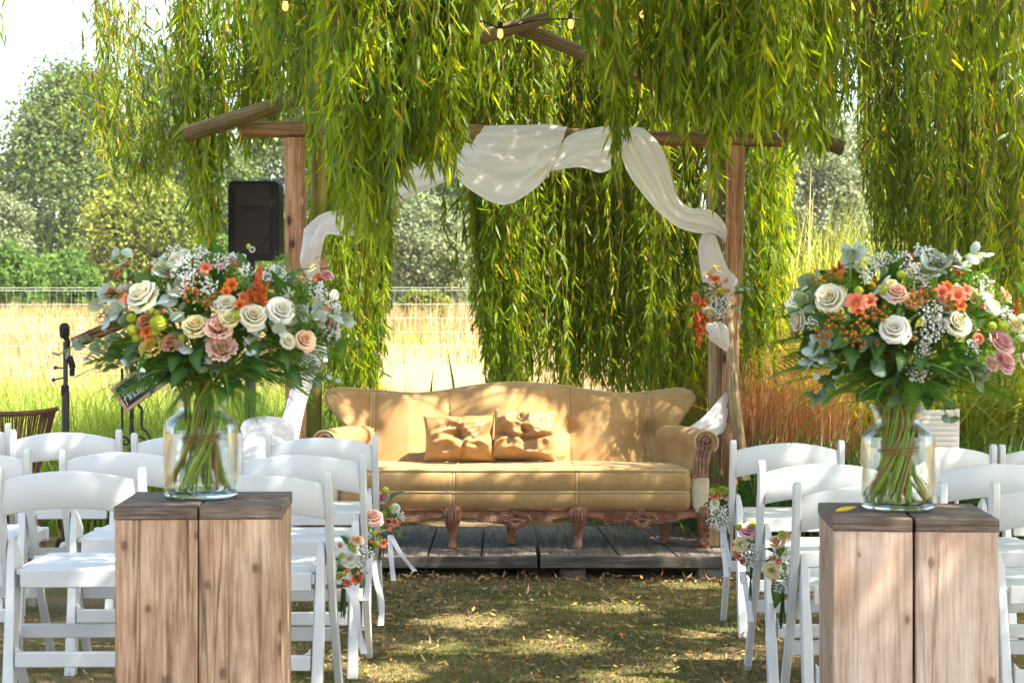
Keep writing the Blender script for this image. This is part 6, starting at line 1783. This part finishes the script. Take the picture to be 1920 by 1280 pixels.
ol = [(-hw, .02), (-hw + .012, .004), (-hw + .03, 0), (hw - .03, 0), (hw - .012, .004), (hw, .02), (hw, hh - .03), (hw - .01, hh - .008), (hw - .03, hh), (-hw + .03, hh), (-hw + .01, hh - .008), (-hw, hh - .03)]
mb.prism([(c0.x + a, c0.z + b) for a, b in ol], 'y', Ys, Ys + .26); mb.build('cabinet', M['black_plastic'], sp, bevel=.006)
mb = MB()
mb.prism([(c0.x + a, c0.z + b) for a, b in [(-.104, .028), (.104, .028), (.104, hh - .022), (-.104, hh - .022)]], 'y', Ys - .014, Ys + .002); mb.build('grille', M['grille'], sp, bevel=.006)
mb = MB()
mb.prism([(c0.x + a * .092, c0.z + hh * .80 + b * .062) for a, b in [(math.copysign(abs(math.cos(t)) ** .35, math.cos(t)), math.copysign(abs(math.sin(t)) ** .35, math.sin(t))) for t in np.linspace(0, 2 * PI, 28, endpoint=False)]], 'y', Ys - .022, Ys - .013); mb.build('horn_grille', M['grille'], sp, bevel=.004)
mb = MB()
mb.prism([(c0.x + .098 * math.cos(t), c0.z + hh * .40 + .110 * math.sin(t)) for t in np.linspace(0, 2 * PI, 36, endpoint=False)], 'y', Ys - .021, Ys - .013); mb.build('woofer_grille', M['grille'], sp, bevel=.006)
for a, b in ((-.122, hh - .035), (.122, hh - .035), (-.122, hh * .68), (.122, hh * .68)):
    mb = MB(); mb.ico((c0.x + a, Ys - .002, c0.z + b), .007, 0); mb.build('screw', M['black_metal'], sp)
lc = at(474, 468, Ys)
mb = MB(); mb.lathe([(.0185, 0), (.0185, .004)], 24)
mb.V = [(lc.x + v[0], Ys - .021 - v[2], lc.z + v[1]) for v in mb.V]
lg = mb.build('logo', M['logo_white'], sp)
mb = MB()
mb.prism([(lc.x + a, lc.z + b) for a, b in [(-.008, -.006), (0, -.012), (.009, -.004), (.005, .001), (.010, .007), (.002, .011), (.001, .003), (-.006, .008), (-.010, .002), (-.003, -.001)]], 'y', Ys - .0265, Ys - .0252); mb.build('emblem', M['black_plastic'], lg)
st = thing('speaker_stand', 'black tripod stand under the loudspeaker', 'stand', (c0.x, Ys + .12, gzf(c0.x, Ys)))
bx = at(472, 590, Ys + .12).x; yy = Ys + .12; g = gzf(bx, yy)
mb = MB(); mb.tube([(bx, yy, g + .25), (bx, yy, g + 1.0)], .024, 12); mb.tube([(bx, yy, g + .9), (bx, yy, c0.z + .05)], .018, 12); mb.build('pole', M['black_metal'], st)
mb = MB(); mb.tube([(bx - .032, yy - .01, g + .2), (bx - .032, yy - .01, g + .95)], .0095, 8); mb.build('brace_rod', M['black_metal'], st)
for k in range(3):
    a = k * 2.094 + .4
    mb = MB(); mb.tube([(bx, yy, g + .62), (bx + .45 * math.cos(a), yy + .45 * math.sin(a), g + .015)], .012, 8); lg_ = mb.build('leg', M['black_metal'], st)
    mb = MB(); mb.tube([(bx, yy, g + .28), (bx + .28 * math.cos(a), yy + .28 * math.sin(a), g + .235)], .008, 6); mb.build('strut', M['black_metal'], lg_)
mb = MB(); mb.tube([(bx, yy, g + .88), (bx, yy, g + .98)], .032, 12); mb.build('collar', M['black_plastic'], st)

# ------------------------------------------------------------------ microphone stand
Ym = 10.4
def A(px, py, d=0): return at(px, py, Ym + d)
g = gzf(A(122, 600).x, Ym)
ms = thing('microphone_stand', 'black microphone stand with the microphone pointing up at the left', 'microphone stand', (A(122, 600).x, Ym, g))
xm = A(122, 600).x
mb = MB(); mb.tube([(xm, Ym, g + .03), (xm + .003, Ym, A(0, 735).z)], .021, 12); mb.build('lower_tube', M['black_metal'], ms)
mb = MB(); mb.tube([(xm + .003, Ym, A(0, 737).z), (xm + .002, Ym, A(0, 640).z)], .013, 12); mb.build('upper_tube', M['black_metal'], ms)
mb = MB(); mb.lathe([(.019, 0), (.021, .01), (.021, .05), (.017, .056)], 14, (xm, Ym, A(0, 742).z)); mb.build('clutch', M['black_plastic'], ms)
mb = MB(); mb.tube([A(136, 680), A(135, 705)], .014, 10); mb.tube([A(130, 668), A(137, 690)], .017, 10); mb.tube([A(120, 672), A(136, 674)], .014, 8); mb.build('bracket', M['black_plastic'], ms)
for a, b in (((104, 689), (118, 690)), ((100, 712), (120, 708))):
    mb = MB(); mb.tube([A(*a), A(*b)], .005, 6); mb.ico(A(*a), .011, 1); mb.build('knob', M['black_metal'], ms)
mb = MB(); mb.tube([A(128, 668), A(127, 640), A(123, 632)], [.012, .014, .016], 10); mb.build('microphone_body', M['black_plastic'], ms)
mb = MB(); z0 = A(0, 634).z; mb.lathe([(.020, 0), (.026, .02), (.027, .045), (.026, .062), (.018, .076), (.006, .080)], 18, (A(121, 0).x, Ym, z0)); mb.build('microphone_head', plain('mic_foam', (.025, .018, .017), .8, .2, .4, 300, .6), ms)
mb = MB(); mb.tube([A(136, 640, .01), A(150, 646, .02), A(160, 650, .04)], .006, 6); mb.build('cable', M['black_plastic'], ms)
mb = MB(); b0 = A(122, 1038); mb.prism([(b0.x - .055, g), (b0.x + .055, g), (b0.x + .035, g + .09), (b0.x - .035, g + .09)], 'y', Ym - .05, Ym + .06); bs = mb.build('base', M['black_plastic'], ms, bevel=.01)
mb = MB(); mb.lathe([(.026, 0), (.026, .003)], 24); lc = A(125, 1030)
mb.V = [(lc.x + v[0], Ym - .052 - v[2], g + .045 + v[1] * 1.15) for v in mb.V]; rl = mb.build('round_label', M['logo_white'], bs)
mb = MB()
for k in range(3): mb.tube([(lc.x - .012 + .008 * k, Ym - .0565, g + .030 + .004 * k), (lc.x - .004 + .006 * k, Ym - .0565, g + .052), (lc.x + .012, Ym - .0565, g + .040 + .010 * k)], .0013, 4)
mb.build('label_print', plain('grey_print', (.25, .25, .25), .6), rl)

# ------------------------------------------------------------------ wrought-iron lectern with reading board, chalkboard
Yl = 10.15
def B(px, py, d=0): return at(px, py, Yl + d)
M['iron'] = plain('wrought_iron', (.022, .019, .016), .5, .4, .3, 90, .4)
gl = gzf(B(247, 0).x, Yl)
lect = thing('iron_lectern', 'black wrought-iron stand with a twisted stem and dark wooden reading board behind the left bouquet', 'lectern', (B(247, 0).x, Yl, gl))
mb = MB(); n_ = 60
z0, z1 = gl + .05, B(0, 660).z; xc = B(247, 0).x
rings = []
for i in range(n_ + 1):
    t = i / n_; a = t * 26
    rings.append([(xc + .0125 * math.cos(a + q * PI / 2), Yl + .0125 * math.sin(a + q * PI / 2), z0 + (z1 - z0) * t) for q in range(4)])
mb.grid(rings, close_v=True); mb.build('twisted_stem', M['iron'], lect, smooth_deg=20)
for pts in ([(229, 690), (229, 772), (229, 805), (222, 818), (205, 828), (198, 850), (214, 872)], [(258, 690), (260, 757), (266, 766), (266, 800), (274, 808), (282, 824), (280, 850), (262, 872)]):
    mb = MB(); mb.tube([Vector(tuple(p)) for p in catmull([tuple(B(*p)) for p in pts], 30)], .0075, 6); mb.build('side_rod', M['iron'], lect)
for s, px, py in ((-1, 234, 828), (1, 261, 828)):
    mb = MB(); mb.tube([B(px + s * 11 * (1 - th / 9) * math.cos(th), py - 11 * (1 - th / 9) * math.sin(th)) for th in np.linspace(-1.2, 7, 34)], np.linspace(.008, .004, 34).tolist(), 6)
    mb.build('scroll', M['iron'], lect)
for k in range(4):
    a = k * PI / 2 + .5
    mb = MB(); mb.tube([(xc, Yl, gl + .18), (xc + .12 * math.cos(a), Yl + .12 * math.sin(a), gl + .15), (xc + .22 * math.cos(a), Yl + .22 * math.sin(a), gl + .01)], .01, 6); mb.build('leg', M['iron'], lect)
M['mahogany'] = wood('mahogany_board', [(.3, (.06, .02, .012)), (.6, (.15, .05, .028)), (.8, (.22, .085, .05))], 'x', 8, .1, .4, bump=.1)
mb = MB()
a, b = B(133, 638, .0), B(248, 588, .02)
nrm = Vector((0, 1, .25)).normalized(); ax = (b - a); up = Vector((-ax.z, 0, ax.x)).normalized() * .012
dp = Vector((.0, .32, -.02))
q = [a - up, b - up, b + up, a + up]
bI = len(mb.V)
for p in q: mb.v(p)
for p in q: mb.v(p + dp)
for f_ in ((0, 1, 2, 3), (7, 6, 5, 4), (0, 4, 5, 1), (1, 5, 6, 2), (2, 6, 7, 3), (3, 7, 4, 0)): mb.f(*[bI + k for k in f_])
mb.build('reading_board', M['mahogany'], lect, bevel=.004)
mb = MB(); mb.tube([B(136, 645, -.005), B(185, 628, -.005), B(250, 602, -.005)], [.009, .008, .008], 8); mb.build('book_ledge', M['mahogany'], lect)
# chalkboard
Yc_ = 10.08
cs = at(262, 722, Yc_)
sign = thing('chalkboard', 'small tilted chalkboard in a pale wooden frame with white handwriting', 'sign', cs)
sign.rotation_euler = (-.12, -math.radians(36), 0)
M['slate'] = plain('slate', (.022, .023, .030), .75, .2, .3, 40)
M['frame_pine'] = wood('sign_frame', [(.3, (.32, .19, .10)), (.6, (.48, .31, .18)), (.8, (.56, .40, .26))], 'x', 12, .1, .6, bump=.1)
M['chalk'] = plain('chalk', (.78, .78, .78), .9, .1)
wS, hS = .265, .150
mb = MB(); mb.box((0, 0, 0), (wS - .02, .008, hS - .02)); mb.build('slate', M['slate'], sign, local=True)
for (cx_, cz_, w_, h_) in ((0, hS / 2 - .009, wS, .018), (0, -hS / 2 + .009, wS, .018), (-wS / 2 + .009, 0, .018, hS - .037), (wS / 2 - .009, 0, .018, hS - .037)):
    mb = MB(); mb.box((cx_, -.002, cz_), (w_, .016, h_)); mb.build('frame', M['frame_pine'], sign, bevel=.002, local=True)
LET = {  # handwriting strokes in a unit square
 'A': [[(.0, -.25), (.05, .1), (.25, .9), (.42, 1.1), (.44, .6), (.42, 0)], [(-.05, .3), (.2, .42), (.5, .38)]],
 'n': [[(0, .5), (.06, 0), (.1, .35), (.25, .5), (.32, .3), (.33, 0), (.42, .1)]], 'u': [[(0, .5), (.02, .15), (.12, 0), (.28, .12), (.32, .5), (.33, .1), (.42, .02)]],
 'w': [[(0, .5), (.05, .05), (.15, .02), (.22, .4), (.26, .05), (.38, .02), (.46, .5)]], 'o': [[(.3, .45), (.1, .45), (.03, .2), (.15, 0), (.33, .1), (.36, .35), (.25, .48), (.3, .36), (.5, .42)]],
 'y': [[(0, .5), (.05, .2), (.18, .18), (.3, .5), (.3, .1), (.22, -.4), (.05, -.5), (.02, -.3), (.3, -.05), (.45, .1)]],
 'M': [[(0, 0), (.08, .9), (.13, 1.0), (.26, .3), (.42, 1.0), (.5, .8), (.56, 0)]], 'a': [[(.3, .45), (.1, .42), (.03, .15), (.15, 0), (.3, .2), (.31, .45), (.33, .05), (.44, .05)]], 'r': [[(0, .45), (.06, 0), (.1, .32), (.22, .48), (.3, .42)]]}
mb = MB()
def write(txt, x0, z0, sz):
    x = x0
    for ch in txt:
        if ch == ' ': x += .25 * sz; continue
        for stp in LET[ch]:
            P = catmull([(x + a * sz + .12 * b * sz * .3, -.0062, z0 + b * sz) for a, b in stp], 5 * len(stp))
            mb.tube([Vector(tuple(p)) for p in P], .0016, 4)
        x += (max(a for s_ in LET[ch] for a, _ in s_) + .02) * sz
write('Anuwo y', -.105, -.034, .062); write('Mar', .015, .020, .042)
mb.build('handwriting', M['chalk'], sign, local=True, fix=False)

# ------------------------------------------------------------------ brown rope chair, white ribbed chair
M['rope'] = plain('brown_rope', (.10, .048, .028), .8, .2, .25, 120, .4)
c = at(2, 770, 9.6); gc = gzf(c.x, 9.9)
rc = thing('rope_chair', 'brown woven rope garden chair at the left edge, seen from behind', 'chair', (c.x, 9.9, gc))
cxr, cyr = c.x - .02, 9.86
def rim(th): return Vector((cxr + .225 * math.cos(th), cyr + .26 * math.sin(th), c.z - .004 + .012 * math.sin(th)))
def low(th): return Vector((cxr + .13 * math.cos(th) , cyr + .16 * math.sin(th), gc + .44))
mb = MB(); ths = np.linspace(-PI, PI * .02, 40); mb.tube([rim(t) for t in ths], .013, 8); mb.build('rim', M['rope'], rc)
mb = MB(); mb.tube([low(t) for t in np.linspace(0, 2 * PI, 30)], .012, 6); mb.build('seat_ring', M['rope'], rc)
mb = MB()
for k, t in enumerate(np.linspace(-PI, 0, 64)):
    a, b = rim(t), low(t + .10 * math.sin(k))
    mb.tube([a, a.lerp(b, .5) + Vector((.006 * math.sin(k * 2), 0, 0)), b], .0042, 5)
stuff(mb.build('rope_weave', M['rope'], rc))
mb = MB(); mb.lathe([(.02, 0), (.155, 0), (.155, .03), (.02, .035)], 24, (cxr, cyr, gc + .42)); mb.build('seat', M['rope'], rc)
for k in range(4):
    a = k * PI / 2 + PI / 4; mb = MB(); mb.tube([(cxr + .14 * math.cos(a), cyr + .15 * math.sin(a), gc + .43), (cxr + .2 * math.cos(a), cyr + .22 * math.sin(a), gc)], .012, 6); mb.build('leg', M['rope'], rc)
Yw = 10.1
cw = at(1762, 828, Yw); gw = gzf(cw.x, Yw)
wc = thing('ribbed_chair', 'white ribbed garden chair back standing in the long grass behind the right vase', 'chair', (cw.x, Yw, gw))
zt = at(0, 768, Yw).z
M['rib_white'] = plain('ribbed_white', (.72, .66, .60), .7, .2, .05, 30)
for k in range(13):
    z = gw + .46 + (zt - gw - .46) * (k + .5) / 13; h_ = (zt - gw - .46) / 13
    mb = MB(); w_ = .092 + .008 * k / 12
    rows = []
    for i in range(9):
        u = i / 8 * 2 - 1; rows.append([(cw.x + u * w_, Yw - .012 * (1 - u * u) + dy + .02 * k / 12, z + dz) for dy, dz in ((-.008, -h_ * .46), (-.011, 0), (-.008, h_ * .46), (.008, h_ * .46), (.008, -h_ * .46))])
    b = mb.grid(rows, close_v=True); mb.f(*[b + q for q in range(5)]); mb.f(*[b + 40 + q for q in range(5)][::-1]); mb.build('slat', M['rib_white'], wc)
for s in (-1, 1):
    mb = MB(); mb.tube([(cw.x + s * .088, Yw + .015, gw), (cw.x + s * .088, Yw + .015, gw + .46), (cw.x + s * .098, Yw + .035, zt + .004)], .011, 8); mb.build('leg', M['rib_white'], wc)
    mb = MB(); mb.tube([(cw.x + s * .088, Yw + .36, gw), (cw.x + s * .088, Yw + .34, gw + .43)], .011, 8); mb.build('leg', M['rib_white'], wc)
mb = MB(); mb.box((cw.x, Yw + .19, gw + .445), (.2, .36, .025)); mb.build('seat', M['rib_white'], wc, bevel=.006)

# ------------------------------------------------------------------ string of lamps under the ridge
tt_ = NT('lit_filament_glass'); e_ = tt_.a("Emission"); e_.inputs[0].default_value = (1, .45, .12, 1); e_.inputs[1].default_value = .6
M['bulb'] = tt_.done(e_.outputs[0])
M['bulb_glass'] = M['glass']
sl = thing('string_lights', 'string of small warm lit bulbs hung through the willow above the arch', 'string lights', at(1000, 35, 9.7))
Yb = 9.75
mb = MB(); pts = catmull([tuple(at(*p, Yb)) for p in [(440, -20), (535, 2), (700, 30), (880, 36), (940, 52), (1010, 38), (1070, 36), (1140, 34), (1205, 16), (1300, 18), (1345, 20), (1475, 0), (1600, -40)]], 60)
mb.tube([Vector(tuple(p)) for p in pts], .004, 6); mb.build('cable', M['black_plastic'], sl)
for px, py in ((535, 14), (938, 66), (1070, 48), (1203, 27), (1342, 32), (1470, 14)):
    p = at(px, py, Yb - .35 if px not in (938, 1070) else Yb - .05)
    mb = MB(); mb.lathe([(.011, .028), (.013, .034), (.013, .060), (.006, .066)], 12, p); sk = mb.build('socket', M['black_plastic'], sl)
    mb = MB(); mb.tube([p + Vector((0, 0, .064)), p + Vector((0, (Yb - p.y) * .5, .08)), Vector((p.x, Yb, max(p.z + .09, at(px, py - 16, Yb).z)))], .003, 5); mb.build('drop_wire', M['black_plastic'], sk)
    mb = MB(); mb.lathe([(.003, -.018), (.011, -.013), (.015, -.002), (.0145, .010), (.011, .026), (.010, .030)], 16, p); mb.build('bulb', M['bulb'], sk, smooth_deg=180)

# ------------------------------------------------------------------ thin summer haze
tt_ = NT('haze_air')
v_ = tt_.a("VolumePrincipled"); v_.inputs['Color'].default_value = (.95, .96, .95, 1); v_.inputs['Density'].default_value = .0004; v_.inputs['Anisotropy'].default_value = .2
tt_.l.new(v_.outputs[0], tt_.out.inputs['Volume'])
mb = MB(); mb.box((0, 300, 6.5), (1400, 900, 16))
stuff(mb.build('haze', tt_.m, smooth_deg=0))
